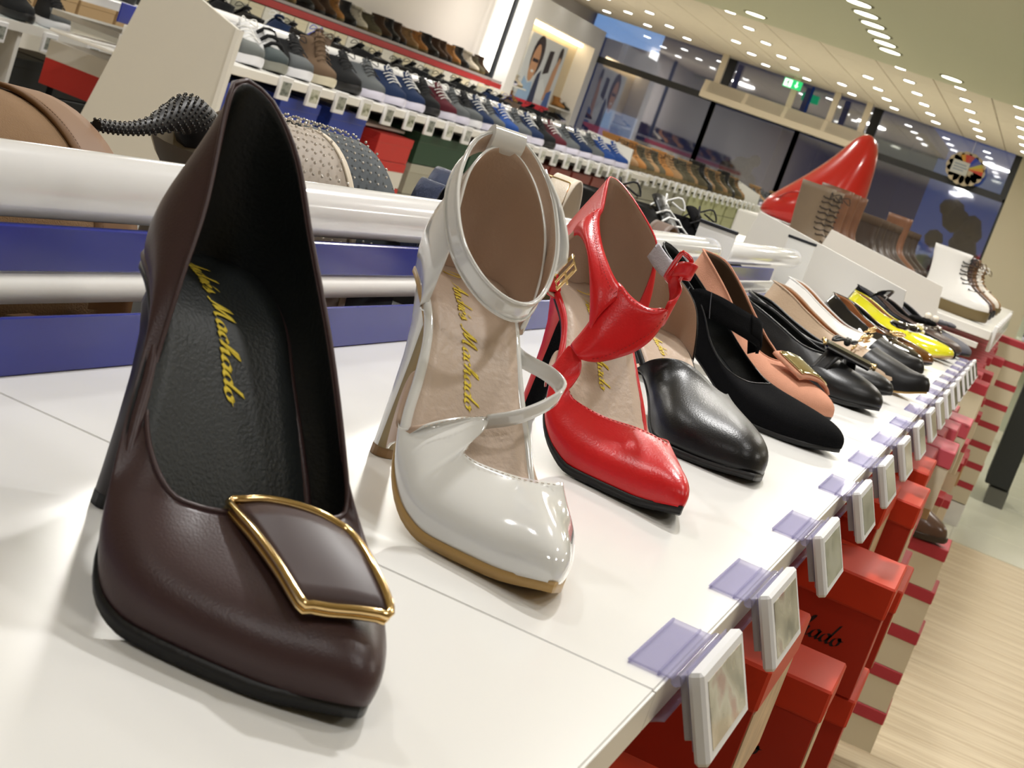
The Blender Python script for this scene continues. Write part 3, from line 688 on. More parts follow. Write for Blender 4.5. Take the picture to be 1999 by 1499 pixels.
def white_pump():
    om=[(0,0),(.003,.013),(.014,.0225),(.035,.0265),(.06,.0275),(.08,.034),(.10,.0430),(.115,.0450),(.135,.0400),(.155,.029),(.175,.0165),(.19,.0085),(.198,.003),(.2005,0)]
    op=[(0,0),(.003,.013),(.014,.0225),(.035,.0255),(.06,.0235),(.08,.024),(.10,.029),(.12,.0345),(.14,.0345),(.16,.0290),(.178,.0185),(.19,.0095),(.198,.0032),(.2005,0)]
    la=Last(L=.2005,om=om,op=op,plat=.0045,zbt=[(0,.098),(.02,.0965),(.045,.086),(.07,.065),(.092,.040),(.11,.019),(.13,.005),(.145,.001),(.172,.002),(.2005,.0085)])
    t=thing('ankle_strap_pump','white patent pump with a gold-buckled ankle strap and a diagonal instep strap','shoe',(-.2801,.8027,DZ),math.radians(-44.5))
    V=Vector; W=[wht_pat,nude_in]
    ev=[(.080,-.036,.024,.076,-1),(.093,-.0415,.030,.082,-1),(.101,-.0420,.0345,.092,-1),(.107,-.036,.0445,.10,-1),(.104,-.022,.0500,.106,-1),(.100,-.008,.0535,.112,-1),(.100,-.002,.0545,.118,-1),(.1045,-.004,.0495,.124,-1),(.112,-.014,.0420,.130,-1),(.118,-.018,.0400,.138,-1),(.125,-.012,.0385,.155,-1),(.133,.002,.0385,.178,-1),(.137,.011,.0395,.2005,-1),(.140,.020,.0410,.165,1),(.134,.0285,.0405,.145,1),(.112,.0335,.033,.118,1),(.092,.029,.028,.092,1)]
    piece(t,'vamp',shell(la,ev,4,12,bul=.0035,nose=1.15),W,flip=True)
    ec=[(.050,-.0265,.092,.050,-1),(.0545,-.028,.106,.046,-1),(.054,-.028,.124,.040,-1),(.046,-.0265,.142,.030,-1),(.033,-.021,.159,.018,-1),(.024,-.011,.171,.007,-1),(.021,0,.1745,0,-1),(.023,.011,.171,.007,1),(.031,.021,.159,.018,1),(.042,.0265,.142,.030,1),(.050,.028,.124,.040,1),(.052,.028,.106,.046,1),(.050,.0265,.092,.050,1)]
    piece(t,'heel_counter',shell(la,ec,4,12,bul=.0045),W)
    piece(t,'insole',insole_rows(la,.004),[nude_sole],th=.003,sub=0)
    rims(t,la,wht_pat,.045,.122,.0027)
    sole_part(la,t,tan_sole,th=.0045,out=.99,lab='tan outsole')
    heel_part(la,t,wht_pat,tip_brown,'stiletto',tx=.001,breast=(tan_heel,'olive tan heel breast'))
    # ankle strap
    P=[(.019,0,.1765),(.018,-.016,.170),(.031,-.0265,.155),(.050,-.0315,.139),(.068,-.0295,.123),(.079,-.018,.1105),(.082,-.003,.1045),(.077,.012,.1050),(.067,.0225,.113),(.055,.0285,.127),(.042,.0305,.141),(.028,.0285,.156),(.018,.018,.170)]
    N=[(.25,0,.97),(.3,.2,.93),(.45,.15,.88),(.55,.05,.83),(.60,0,.80),(.45,0,.9),(.35,0,.94),(.42,0,.9),(.55,0,.83),(.62,0,.78),(.6,0,.8),(.4,0,.9),(.25,0,.97)]
    mb=MB(); C=cr(P,64,True); D=cr(N,64,True); R=[]
    for c,d in zip(C,D):
        d=d.normalized(); R.append([c-d*.0052,c-d*.002,c+d*.002,c+d*.0052])
    mb.grid(R,closeu=True,flip=True); mb.build('ankle_strap',W,t,solid=.0016,smat=1)
    for k in (0,3): 
        pass
    mb=MB(); mb.tube([r[3] for r in R],.0009,6,closed=True); mb.tube([r[0] for r in R],.0008,6,closed=True); mb.build('strap_piping',wht_pat,t)
    # loop at the back top
    mb=MB(); secs=[]
    for i in range(9):
        y=-.009+.018*i/8; secs.append([V((.0185+.0052*math.cos(a)*1.0+.001*math.sin(a),y,.1765+.0072*math.sin(a))) for a in [2*PI*j/14 for j in range(14)]])
    mb.loft(secs); mb.build('strap_loop',wht_pat,t)
    strap(t,'strap_tail',[(.022,.024,.166),(.034,.0325,.152),(.048,.0345,.138),(.056,.0335,.128)],[(.4,0,.9),(.6,0,.8),(.62,0,.78),(.6,0,.8)],.0095,None,n=20,mats=W,th=.0018)
    # buckle
    B=V((.057,.0360,.1265)); d=V((.62,0,.78)); e=V((.70,.1,-.70))
    mb=MB(); mb.tube([B+d*.0085+e*.004,B+d*.0085-e*.004,B-d*.0085-e*.004,B-d*.0085+e*.004],.0009,6,closed=True); mb.tube([B+d*.0085,B-d*.0085],.0007,6); mb.tube([B,B+e*.007],.0006,6)
    mb.build('buckle',gold,t)
    # instep strap
    strap(t,'instep_strap',[(.100,-.003,.0520),(.1005,.014,.0590),(.0975,.030,.0690),(.090,.0375,.0745),(.078,.0355,.0780),(.062,.0275,.0790),(.052,.0245,.0810)],[(.3,0,1),(.25,-.1,1),(.2,-.1,1),(.1,.1,1),(.1,.2,1),(.2,.2,1),(.2,.1,1)],.0080,None,n=40,mats=W,th=.0016)
    # stitching along the free edges
    st=mat('tan_thread',(.55,.45,.36),.7)
    top=[V(e[:3])+V((.0014,-.0004,.0008)) for e in ev[3:7]]; stitches(t,top,st)
    sc=[V(e[:3])+V((.0026,-.0006,-.0002)) for e in ev[8:14]]; stitches(t,sc,st)
    insole_text(t,la,'Andrés Machado',.0037,.030,-.009,.0046)
    return t
white_pump()
def red_pump():
    om=[(0,0),(.003,.013),(.014,.0225),(.035,.0265),(.06,.0275),(.08,.034),(.10,.0440),(.117,.0465),(.14,.0405),(.163,.028),(.185,.0155),(.20,.0080),(.210,.003),(.214,0)]
    op=[(0,0),(.003,.013),(.014,.0225),(.035,.0255),(.06,.0235),(.08,.024),(.10,.028),(.12,.032),(.145,.0320),(.168,.0265),(.188,.0165),(.202,.0082),(.211,.0030),(.214,0)]
    la=Last(L=.214,om=om,op=op,plat=.0045,zbt=[(0,.088),(.02,.0865),(.045,.077),(.07,.059),(.092,.038),(.11,.019),(.13,.006),(.145,.001),(.182,.002),(.214,.0095)])
    t=thing('cutout_pump','red leather cutout pump with a buckled cuff, between the white and black pumps','shoe',(-.2831,1.0665,DZ),math.radians(-46.2))
    V=Vector; W=[red_lea,nude_in]
    ev=[(.076,-.0335,.036,.074,-1),(.083,-.0385,.046,.082,-1),(.087,-.0365,.060,.090,-1),(.0885,-.035,.068,.094,-1),(.098,-.031,.0645,.099,-1),(.104,-.0305,.057,.103,-1),(.108,-.0345,.050,.108,-1),(.1105,-.0375,.0445,.115,-1),(.116,-.033,.0400,.128,-1),(.129,-.018,.0375,.155,-1),(.138,-.001,.0380,.190,-1),(.1435,.010,.0370,.214,-1),(.148,.0185,.0350,.180,1),(.136,.026,.0345,.155,1),(.112,.0305,.030,.125,1),(.092,.0275,.028,.095,1)]
    piece(t,'vamp',shell(la,ev,4,12,bul=.0035,nose=1.1),W,flip=True)
    ec=[(.036,-.0245,.0920,.036,-1),(.027,-.0285,.106,.034,-1),(.0275,-.0295,.120,.031,-1),(.035,-.0275,.1345,.027,-1),(.036,-.0175,.1475,.022,-1),(.024,-.0115,.158,.014,-1),(.008,-.005,.1695,.005,-1),(.003,0,.1715,0,-1),(.008,.0065,.1695,.005,1),(.028,.0125,.160,.018,1),(.052,.020,.144,.036,1),(.054,.0235,.130,.042,1),(.051,.0255,.110,.046,1),(.048,.0255,.092,.048,1)]
    piece(t,'heel_counter',shell(la,ec,4,12,bul=.0105),W)
    A=[(.031,-.015,.152),(.041,-.0185,.143),(.056,-.0215,.134),(.071,-.0225,.1255),(.087,-.020,.1155),(.094,-.013,.1095)]
    B=[(.031,-.0290,.1265),(.041,-.0300,.1310),(.058,-.0305,.1255),(.073,-.0300,.112),(.091,-.0295,.0865),(.095,-.029,.0765)]
    R1=patch(A,B,16,8,bulge=(.003,-.0062,.0))
    piece(t,'instep_band',R1,W)
    A2=[(.0885,-.035,.068),(.091,-.0320,.078),(.0915,-.0290,.088),(.0885,-.0255,.100),(.088,-.019,.114),(.097,-.010,.1085),(.105,-.001,.1060),(.1085,.007,.1090)]
    B2=[(.100,-.0305,.0625),(.1025,-.026,.0630),(.105,-.019,.0655),(.108,-.010,.0715),(.1095,-.001,.0785),(.109,.007,.0880),(.1075,.0115,.0985),(.107,.0125,.1080)]
    R2=patch(A2,B2,26,9,bulge=(.006,-.003,.0))
    piece(t,'instep_cuff',R2,W)
    st=mat('red_thread',(.30,.01,.012),.7)
    stitches(t,[r[1]+V((.0004,-.0006,.0004)) for r in R1],st); stitches(t,[r[-2]+V((.0006,-.0006,0)) for r in R2[3:]],st); stitches(t,[r[1]+V((.0006,-.0006,.0)) for r in R2[12:]],st)
    stitches(t,[V(e[:3])+V((.0024,-.0008,-.0002)) for e in ev[7:13]],st)
    # cuff returns to the buckle on the far side
    strap(t,'cuff_end',[(.107,.0095,.104),(.104,.016,.109),(.097,.019,.118),(.093,.0165,.126),(.094,.0125,.131)],[(.1,0,1),(.2,0,1),(.3,.1,1),(.4,.2,.9),(.4,.2,.9)],.020,None,n=20,mats=W,widths=[(0,.019),(.4,.017),(.7,.010),(1,.009)])
    strap(t,'elastic',[(.052,.0200,.137),(.066,.0205,.132),(.080,.0195,.130),(.090,.0175,.131)],[(.5,0,.85),(.5,0,.85),(.45,0,.9),(.45,0,.9)],.013,mat('white_elastic',(.62,.60,.66),.8,bump=1,bscale=900),n=18,lab='white elastic band')
    mb=MB(); Bc=V((.0945,.0165,.1335)); d=V((.42,0,.9)); e=V((.55,.55,-.3)).normalized()
    ring=[Bc+d*.0105*sy_*f1+e*.0042*sx_*f2 for sx_,sy_,f1,f2 in ((-1,-1,.8,1),(-1,1,.8,1),(-.6,1,1,1),(.6,1,1,1),(1,1,.8,1),(1,-1,.8,1),(.6,-1,1,1),(-.6,-1,1,1))]
    mb.tube(cr(ring,36,True),.0016,8,closed=True); mb.build('buckle',mat('red_enamel',(.60,.01,.015),.12,coat=1),t)
    strap(t,'strap_end',[(.093,.0190,.1320),(.099,.0215,.1330),(.106,.0205,.1345),(.109,.0165,.1355),(.104,.0130,.1350),(.097,.0130,.1330)],[(.3,0,1)]*6,.0105,None,n=24,mats=W)
    piece(t,'insole',insole_rows(la,.004),[nude_sole],th=.003,sub=0)
    rims(t,la,red_lea,.03,.130,.0026)
    sole_part(la,t,blk_rub,th=.0045,out=.99,lab='black outsole')
    heel_part(la,t,red_lea,blk_rub,'stiletto',tx=.001,breast=(blk_sue,'black heel breast'))
    insole_text(t,la,'Andrés Machado',.0037,.034,-.006,.0046)
    return t
red_pump()
# ------------------------------------------------------------------ generic closed pump / flat
def pump(name,label,loc,rz,L,H,toe,hm,hp,xth,mu,ml,mi,ms,heel='block',wid=1.1,widH=1.08,arch=1.0,spring=.006,plat=.003,toeh=1.0,bul=.004,th=.003,bind=None,ball=.66,seat=.05,sub=1,group=None,n=28,nv=8,inn=.74):
    la=Last(L=L,H=H,toe=toe,wid=wid,widH=widH,arch=arch,spring=spring,plat=plat,toeh=toeh,ball=ball)
    t=thing(name,label,'shoe',(loc[0],loc[1],DZ),math.radians(rz),group)
    Tm=topline(la,xth,tab(hm),-1,inn=inn); Tp=topline(la,xth,tab(hp),1,inn=inn)
    m=(Tm[-1]+Tp[-1])/2; Tm[-1]=m; Tp[-1]=m.copy()
    rows=annular(la,Tm,Tp,xth,n=n,nv=nv,bul=bul)
    mb=MB(); mb.grid(rows,closeu=True); mb.build('upper',[mu,ml],t,solid=.0015,smat=1,sub=sub)
    mb=MB(); mb.tube([r[-1] for r in rows],.0011,6,closed=True); mb.build('topline_binding',bind or mu,t)
    piece(t,'insole',insole_rows(la,.003,n=24),[mi],th=.002,sub=0)
    sole_part(la,t,ms,th=th,out=.98)
    heel_part(la,t,ms if heel!='wrap' else mu,blk_rub,'block' if heel in('block','wrap') else heel,seat=seat)
    return t,la,rows
def vpt(la,x,y,up=0):
    """point on top of the toe box at plan position"""
    w=la.w(x); k=max(-1,min(1,(y-la.c(x))/max(1e-4,w))); ph=math.acos(-math.copysign(abs(k)**(1/.85),k))
    p=la.S(x,ph); p.z+=up; return p
hstd=lambda b,m,f,L,xt:[(0,b),(.02,b*.97),(.05,(b+m)/2),(.55*xt,m),(.85*xt,(m+f)/2),(xt,f),(L,f)]
def rowpt(rows,fr,v):
    r=rows[int(fr*(len(rows)-1))%len(rows)]; k=v*(len(r)-1); i=min(int(k),len(r)-2); return r[i].lerp(r[i+1],k-i)
# 4 black d'orsay pump
def black_dorsay():
    L=.210; la=Last(L=L,H=.055,toe='point',wid=1.24,widH=1.08,arch=1.0,plat=.0045,spring=.005,ball=.62)
    t=thing('dorsay_pump','black leather pointed pump with open sides and a beige insole, behind the red pump','shoe',(-.2815,1.2821,DZ),math.radians(-43.5))
    W=[blk_lea,nude_in]
    ev=[(.070,-.034,.030,.068,-1),(.080,-.036,.040,.078,-1),(.088,-.033,.050,.088,-1),(.094,-.022,.056,.100,-1),(.097,-.008,.057,.125,-1),(.104,.004,.053,.16,-1),(.112,.014,.047,.208,-1),(.116,.022,.0445,.170,1),(.108,.031,.044,.130,1),(.092,.035,.036,.095,1),(.078,.034,.030,.075,1)]
    piece(t,'vamp',shell(la,ev,4,10,bul=.0035,nose=1.2),W,flip=True)
    ec=[(.056,-.026,.055,.055,-1),(.050,-.0265,.072,.048,-1),(.040,-.0245,.090,.036,-1),(.026,-.019,.104,.020,-1),(.012,-.009,.113,.007,-1),(.008,0,.115,0,-1),(.012,.009,.113,.007,1),(.027,.0200,.104,.021,1),(.040,.0260,.092,.034,1),(.048,.0285,.076,.044,1),(.053,.0295,.060,.050,1),(.056,.0290,.050,.055,1)]
    piece(t,'heel_counter',shell(la,ec,3,8,bul=.003),W)
    piece(t,'insole',insole_rows(la,.004),[nude_sole],th=.003,sub=0); rims(t,la,blk_lea,.02,.120,.0026)
    sole_part(la,t,blk_rub,th=.0045,out=.99); heel_part(la,t,blk_lea,blk_rub,'stiletto',tx=.006)
    insole_text(t,la,'Andrés Machado',.0036,.036,-.004,.0046)
black_dorsay()
# 5 black suede with wide strap
def suede_strap():
    V=Vector; L=.235; la=Last(L=L,H=.056,toe='almond',wid=1.05,widH=1.0,plat=.004,spring=.006,ball=.64)
    t=thing('strap_pump','black suede pump with a wide looped strap, left of the peach pump','shoe',(-.3299,1.4896,DZ),math.radians(-14))
    Tm=[V(p) for p in ((.006,0,.121),(.009,-.008,.1195),(.018,-.0155,.114),(.038,-.021,.104),(.060,-.026,.093),(.080,-.030,.078),(.098,-.033,.056),(.118,-.031,.040),(.138,-.020,.034),(.152,0,.0375))]
    Tp=[V(p) for p in ((.006,0,.121),(.009,.008,.1195),(.018,.0155,.114),(.042,.022,.098),(.075,.027,.074),(.105,.029,.052),(.130,.023,.040),(.152,0,.0375))]
    rows=annular(la,Tm,Tp,.152,n=36,nv=10,bul=.0045,nose=1.1); mb=MB(); mb.grid(rows,closeu=True); mb.build('upper',[blk_sue,blk_in],t,solid=.0015,smat=1,sub=1)
    mb=MB(); mb.tube([r[-1] for r in rows],.0009,6,closed=True); mb.build('topline_binding',blk_lea,t)
    piece(t,'insole',insole_rows(la,.003,n=24),[blk_in],th=.002,sub=0); sole_part(la,t,blk_rub,th=.004,out=.98); heel_part(la,t,blk_sue,blk_rub,'block',seat=.05)
    strap(t,'instep_strap',[(.066,-.0300,.080),(.074,-.0285,.0845),(.089,-.0185,.0835),(.101,-.002,.0795),(.108,.014,.0760),(.1125,.029,.0720),(.112,.0345,.0655)],[(-.35,0,.95)]*7,.0235,blk_sue,th=.003,n=34)
    strap(t,'strap_loop',[(.108,.0150,.0790),(.1130,.0300,.0750),(.1125,.0375,.0660),(.104,.0355,.0590)],[(-.35,0,.95)]*4,.0175,blk_sue,th=.003,n=14)
    mb=MB(); mb.tube(cr([(.080,-.0275,.0965),(.083,-.0265,.0840),(.0865,-.0265,.0735)],10),.0004,5); mb.tube(cr([(.060,-.0310,.0935),(.058,-.0325,.080),(.056,-.0335,.068)],10),.0004,5); mb.build('stitched_seam',mat('grey_thread',(.12,.12,.14),.7),t)
suede_strap()
# 6 peach suede with gold plate
def peach():
    L=.213
    t,la,rows=pump('suede_pump','peach suede pump with a gold plate on the toe','' and 0 or (-.3372,1.7040),-19.5,L,.052,'almond',[(0,.062),(.02,.060),(.05,.048),(.08,.038),(.11,.032),(.14,.034),(L,.03)],[(0,.062),(.02,.060),(.05,.050),(.08,.040),(.11,.034),(.14,.034),(L,.03)],.135,peach_sue,mat('brown_lining',(.10,.06,.035),.6),mat('brown_insole',(.11,.07,.045),.5),blk_rub,heel='wrap',wid=1.15,plat=.003,bind=peach_sue)
    def plate(off,ins,n=12):
        R=[]
        for i in range(n):
            s=ins+(1-2*ins)*i/(n-1); row=[]
            for j in range(6):
                q=ins+(1-2*ins)*j/5; x=.142+.034*q+.012*s; y=-.022+.046*s
                row.append(vpt(la,x,y*.9,off+.001))
            R.append(row)
        return R
    o=MB(); o.grid(plate(.0035,-.06)); o=o.build('plate_backing',peach_sue,t,solid=.003)
    g=MB(); g.grid([[p for p in r] for r in plate(.0058,.04)]); g=g.build('gold_plate',pale_gold,o,solid=.0018); g['label']='gold V-cut plate'
peach()
# 7 black leather with black buckle
def buckled():
    L=.222
    t,la,rows=pump('low_pump','black leather pump with a glossy black bar buckle tipped in gold','' and 0 or (-.3145,1.9450),-22.5,L,.018,'almond',[(0,.050),(.03,.046),(.07,.040),(.11,.036),(.145,.040),(L,.03)],[(0,.050),(.03,.046),(.07,.040),(.11,.036),(.145,.040),(L,.03)],.142,blk_lea,blk_in,blk_in,blk_rub,heel='block',wid=1.12,arch=1.08,plat=.004,th=.004,spring=.008)
    p0=vpt(la,.142,-.024,.003); p1=vpt(la,.186,.012,.003); c=vpt(la,.164,-.006,.0065); ux=(p1-p0).normalized(); uz=(Vector((.28,0,1))-ux*ux.dot(Vector((.28,0,1)))).normalized(); uy=uz.cross(ux); mb=MB()
    M=Matrix(((ux.x,uy.x,uz.x,c.x),(ux.y,uy.y,uz.y,c.y),(ux.z,uy.z,uz.z,c.z),(0,0,0,1)))
    mb.bbox(-.030,.030,-.0095,.0095,-.004,.004,.003,0,M); b=mb.build('buckle_bar',blk_pat,t)
    mb=MB()
    for sx in (-1,1): mb.tube([M@Vector((sx*.0315,-.009,.001)),M@Vector((sx*.033,0,.0045)),M@Vector((sx*.0315,.009,.001))],.0021,6)
    mb.build('buckle_end',gold,b)
    strap(t,'toe_band',[tuple(vpt(la,.150,-.038,.001)),tuple(vpt(la,.154,-.02,.002)),tuple(vpt(la,.158,0,.0025)),tuple(vpt(la,.154,.02,.002)),tuple(vpt(la,.150,.037,.001))],[(1,0,-.3)]*5,.018,blk_lea,n=20)
buckled()
# 8 black flat with thin knotted bow
def bowflat():
    L=.24
    t,la,rows=pump('ballet_flat','black leather flat with a thin knotted cord bow','' and 0 or (-.3416,2.1234),-17.8,L,.012,'almond',[(0,.050),(.03,.046),(.07,.036),(.12,.030),(.15,.034),(L,.03)],[(0,.050),(.03,.046),(.07,.036),(.12,.030),(.15,.034),(L,.03)],.150,blk_lea,blk_in,blk_in,blk_rub,heel='block',wid=1.0,arch=1.0,spring=.012)
    c=vpt(la,.160,0,.004); mb=MB()
    for k in range(4):
        s=-1 if k%2 else 1; a=.4+.35*(k//2)
        mb.tube(cr([c,c+Vector((-.012*a,s*.016,.004)),c+Vector((-.006,s*.030,-.002)),c+Vector((.006*a,s*.018,.004)),c],16),.0016,5)
    mb.sphere(c,.005,8,6); mb.build('bow',blk_lea,t)
    mb=MB(); mb.tube([r[-1]+Vector((0,0,.002)) for r in rows],.0022,6,closed=True); mb.build('edge_cord',blk_lea,t)
bowflat()
# chain loafers
def chainflat(label,loc,rz,L,mq,ml,col2,H=.012,toe='almond',cap=.165,chain=True,mch=None,extra=None,back=.058):
    t,la,rows=pump('loafer_flat',label,loc,rz,L,H,toe,[(0,back),(.03,back*.95),(.07,back*.72),(.12,.034),(.155,.038),(L,.03)],[(0,back),(.03,back*.95),(.07,back*.72),(.12,.034),(.155,.038),(L,.03)],.150,mq,ml,ml,tan_sole if mq is not blk_pat else blk_rub,heel='flat',wid=1.0,widH=1.0,spring=.016,toeh=1.05)
    if col2:
        mb=MB(); R=vamp_rows(la,lambda ph:cap+.010*math.sin(ph)**2,n=26,nv=10,off=.0012); mb.grid(R); mb.build('toe_cap',col2,t)
    if chain:
        mb=MB(); k=0
        for i in range(9):
            y=-.026+.0065*i; x=cap-.014+.006*math.cos(y*50); c=vpt(la,x,y,.0035)
            ring=[c+Vector((.0035*math.sin(a)*(1 if i%2 else .6),.0045*math.cos(a),.0022*math.sin(a) if i%2 else .0032*math.sin(a))) for a in [2*PI*j/12 for j in range(12)]]
            mb.tube(ring,.0012,6,closed=True)
        mb.build('chain',mch or gold,t)
    return t,la,rows
chainflat('tan leather flat with a black toe cap and a gold chain',(-.3376,2.2569),-9,.26,tan_lea,cognac,blk_lea,H=.018,back=.062)
chainflat('white leather flat with a black toe cap and a gold chain',(-.3565,2.5222),-6.8,.25,mat('white_leather',(.78,.77,.74),.4),cognac,blk_lea,H=.018,back=.062)
t,la,rows=chainflat('black patent flat with a tan lining and a gold ring on the toe',(-.3122,2.7740),-29,.216,blk_pat,cognac,None,H=.018,back=.052,chain=False)
mb=MB(); c=vpt(la,.155,0,.004); mb.tube([c+Vector((.004*math.sin(a),.020*math.cos(a),.003*math.sin(a))) for a in [2*PI*j/20 for j in range(20)]],.0022,6,closed=True); mb.build('ring_bit',gold,t)
def bow(t,c,m,s=1.0,rz=0):
    mb=MB(); R=Matrix.Rotation(rz,3,'Z')
    for sg in (-1,1):
        rows=[]
        for i in range(9):
            u=i/8; w=.004+.013*math.sin(PI*min(1,u*.9)+.1)*s; y=sg*(.002+.034*u*s)
            rows.append([c+R@Vector((w*math.cos(a),y,.35*w*math.sin(a)+.004)) for a in [2*PI*j/8 for j in range(8)]])
        mb.loft(rows)
    mb.sphere(c+Vector((0,0,.004)),.006*s,8,6,sc=(1.1,1,1)); return mb.build('bow',m,t)
tort=mat('tortoise_patent',(.10,.035,.006),.1,coat=1,var=.95,vscale=55)
t,la,rows=pump('bow_flat','tortoiseshell and black patent flat with a large black bow',(-.3189,2.9396),-23.2,.222,.012,'almond',[(0,.050),(.05,.042),(.1,.032),(.15,.034),(.222,.03)],[(0,.050),(.05,.042),(.1,.032),(.15,.034),(.222,.03)],.142,tort,blk_in,blk_in,blk_rub,heel='block',spring=.012)
bow(t,vpt(la,.150,0,.004),blk_pat,1.15)
t,la,rows=pump('yellow_flat','bright yellow patent flat with studs across the toe',(-.3278,3.2470),-20.5,.247,.014,'almond',[(0,.054),(.05,.044),(.1,.034),(.15,.036),(.247,.03)],[(0,.054),(.05,.044),(.1,.034),(.15,.036),(.247,.03)],.150,yel_pat,cognac,cognac,tan_sole,heel='flat',spring=.018)
mb=MB()
for i in range(6): mb.sphere(vpt(la,.160,-.028+.011*i,.001),.0042,8,6)
mb.build('stud',pearl,t)
t,la,rows=pump('buckle_strap_flat','black flat with an upright ankle strap, behind the yellow flat',(-.3368,3.3615),-23.2,.26,.014,'round',[(0,.062),(.05,.050),(.1,.036),(.15,.036),(.26,.03)],[(0,.062),(.05,.050),(.1,.036),(.15,.036),(.26,.03)],.16,blk_sue,grey_sue,blk_in,blk_rub,heel='flat',spring=.01)
strap(t,'ankle_strap',[(.05,-.03,.052),(.068,-.026,.074),(.082,0,.084),(.068,.026,.074),(.05,.03,.052)],[(.6,0,.8)]*5,.018,blk_pat,n=24)
bow(t,vpt(la,.17,0,.004),blk_sue,1.2)
t,la,rows=pump('studded_flat','dark brown flat with a jewelled band, beside the grey flat at the far end',(-.3135,3.5552),-25.8,.24,.014,'round',[(0,.052),(.05,.044),(.1,.034),(.15,.036),(.24,.03)],[(0,.052),(.05,.044),(.1,.034),(.15,.036),(.24,.03)],.150,brown_lea,blk_in,blk_in,blk_rub,heel='flat',spring=.012)
mb=MB()
for i in range(7):
    for j in range(2): mb.sphere(vpt(la,.155+.012*j,-.030+.010*i,.001),.0036 if (i+j)%3 else .006,7,5)
mb.build('stud',mat('steel_stud',(.5,.48,.45),.2,metal=1),t)
mb=MB(); mb.sphere(vpt(la,.150,-.012,.012),.0078,10,7); mb.sphere(vpt(la,.152,.016,.012),.0078,10,7); mb.build('pearl_button',pearl,t)
t,la,rows=pump('grey_flat','grey suede flat with a studded bow, last of the near row',(-.2905,3.6782),-29.5,.24,.014,'round',[(0,.052),(.05,.044),(.1,.034),(.15,.036),(.24,.03)],[(0,.052),(.05,.044),(.1,.034),(.15,.036),(.24,.03)],.150,grey_sue,blk_in,blk_in,blk_rub,heel='flat',spring=.010,toeh=1.15)
bow(t,vpt(la,.160,0,.003),grey_sue,.9)
# ------------------------------------------------------------------ rails, tubes and end plates behind the shelf
def top(name,label,cat,mb,m,group=None,**k):
    o=mb.build(name,m,None,**k); return tag(o,label,cat,group)
for (y0,y1,w) in ((-.37,.62,'in the foreground'),(.63,1.605,'behind the white and red heels'),(1.61,2.9,'behind the peach pump')):
    mb=MB(); mb.bbox(-.4155,-.4135,y0,y1,DZ,DZ+.0295,.0007); top('blue_rail','lower glossy blue rail along the back of the shelf, '+w,'rail',mb,blue_gloss,'blue rails behind the shelf boards')
    mb=MB(); mb.bbox(-.434,-.430,y0,y1,1.0960,1.1188,.0009); top('blue_rail','upper glossy blue rail just below the white tube, '+w,'rail',mb,blue_gloss,'blue rails behind the shelf boards')
mb=MB(); mb.loft([[Vector((-.438+.012*math.cos(a),y,1.0868+.0092*math.sin(a))) for a in [2*PI*j/20 for j in range(20)]] for y in (-.37,2.45)]); top('white_bar','slim white bar between the two blue rails','rail',mb,white_board)
def rod(y0,y1,label):
    mb=MB(); r=.018; S=[]
    for i in range(6):
        a=PI/2*i/5; S.append((y0+r*.6*(1-math.sin(a)),r*math.cos(PI/2-a) if i else .0005))
    prof=[(y0,.0005),(y0,.010),(y0+.004,.016),(y0+.010,.018),(y1-.030,.018),(y1-.016,.0172),(y1-.006,.0140),(y1,.008),(y1,.0005)]
    secs=[[Vector((-.450+rr*math.cos(a),y,1.1352+rr*math.sin(a))) for a in [2*PI*j/32 for j in range(32)]] for y,rr in prof]
    mb.loft(secs); o=top('white_tube',label,'tube',mb,white_gloss,'white tubes between the two shoe shelves')
    mb=MB(); mb.cyl((-.450,y1-.045,1.1352),.01825,.004,32,axis='y'); j=mb.build('seam_ring',mat('tube_seam',(.55,.58,.68),.2),o)
rod(-.37,2.395,'thick glossy white tube running behind the near heels')
rod(2.455,3.235,'shorter glossy white tube past the black-edged plate')
for y,x0,x1,z0,lab in ((2.432,-.490,-.431,1.04,'small white end plate with a black top edge, at the end of the long tube'),(3.30,-.486,-.428,1.06,'small white end plate with a black top edge, at the end of the short tube')):
    t=thing('end_plate',lab,'plate',((x0+x1)/2,y,z0),0,'end plates of the tubes'); mb=MB(); mb.bbox(-(x1-x0)/2,(x1-x0)/2,0,.004,0,1.168-z0 if y<3 else 1.171-z0,.0006); mb.build('plate',white_board,t)
    h=(1.168 if y<3 else 1.171)-z0; mb=MB(); mb.bbox(-(x1-x0)/2-.001,(x1-x0)/2+.001,-.002,.006,h-.001,h+.0045,.001); mb.build('edge_strip',black_plastic,t)
def panel(name,label,pts,y,th,m,group=None,cap=True):
    mb=MB(); A=[Vector((x,y,z)) for x,z in pts]; B=[Vector((x,y+th,z)) for x,z in pts]; n=len(pts)
    mb.add(A+B,[tuple(range(n)),tuple(reversed(range(n,2*n)))]+[(i,i+n,(i+1)%n+n,(i+1)%n) for i in range(n)])
    o=mb.build(name,m,None,bev=.0008); return tag(o,label,'panel',group)
panel('divider_panel','grey-white slanted divider board closing the near display, behind the yellow flat',[(-.640,1.0),(-.6119,1.1941),(-.2546,1.1405),(-.2490,1.106),(-.2490,1.0)],3.62,.008,white_board,'slanted divider boards')
# thin lower board edge strip seen through the tubes
mb=MB(); mb.bbox(-.52,-.43,2.46,3.22,1.075,1.081,.001); top('inner_shelf_strip','narrow white inner board under the short tube','shelf',mb,white_board)
mb=MB(); mb.bbox(-.466,-.462,2.55,2.95,1.086,1.106,.001); top('blue_rail','short piece of blue rail under the short tube','rail',mb,mat('blue_rail_pale',(.10,.11,.30),.2),'blue rails behind the shelf boards')
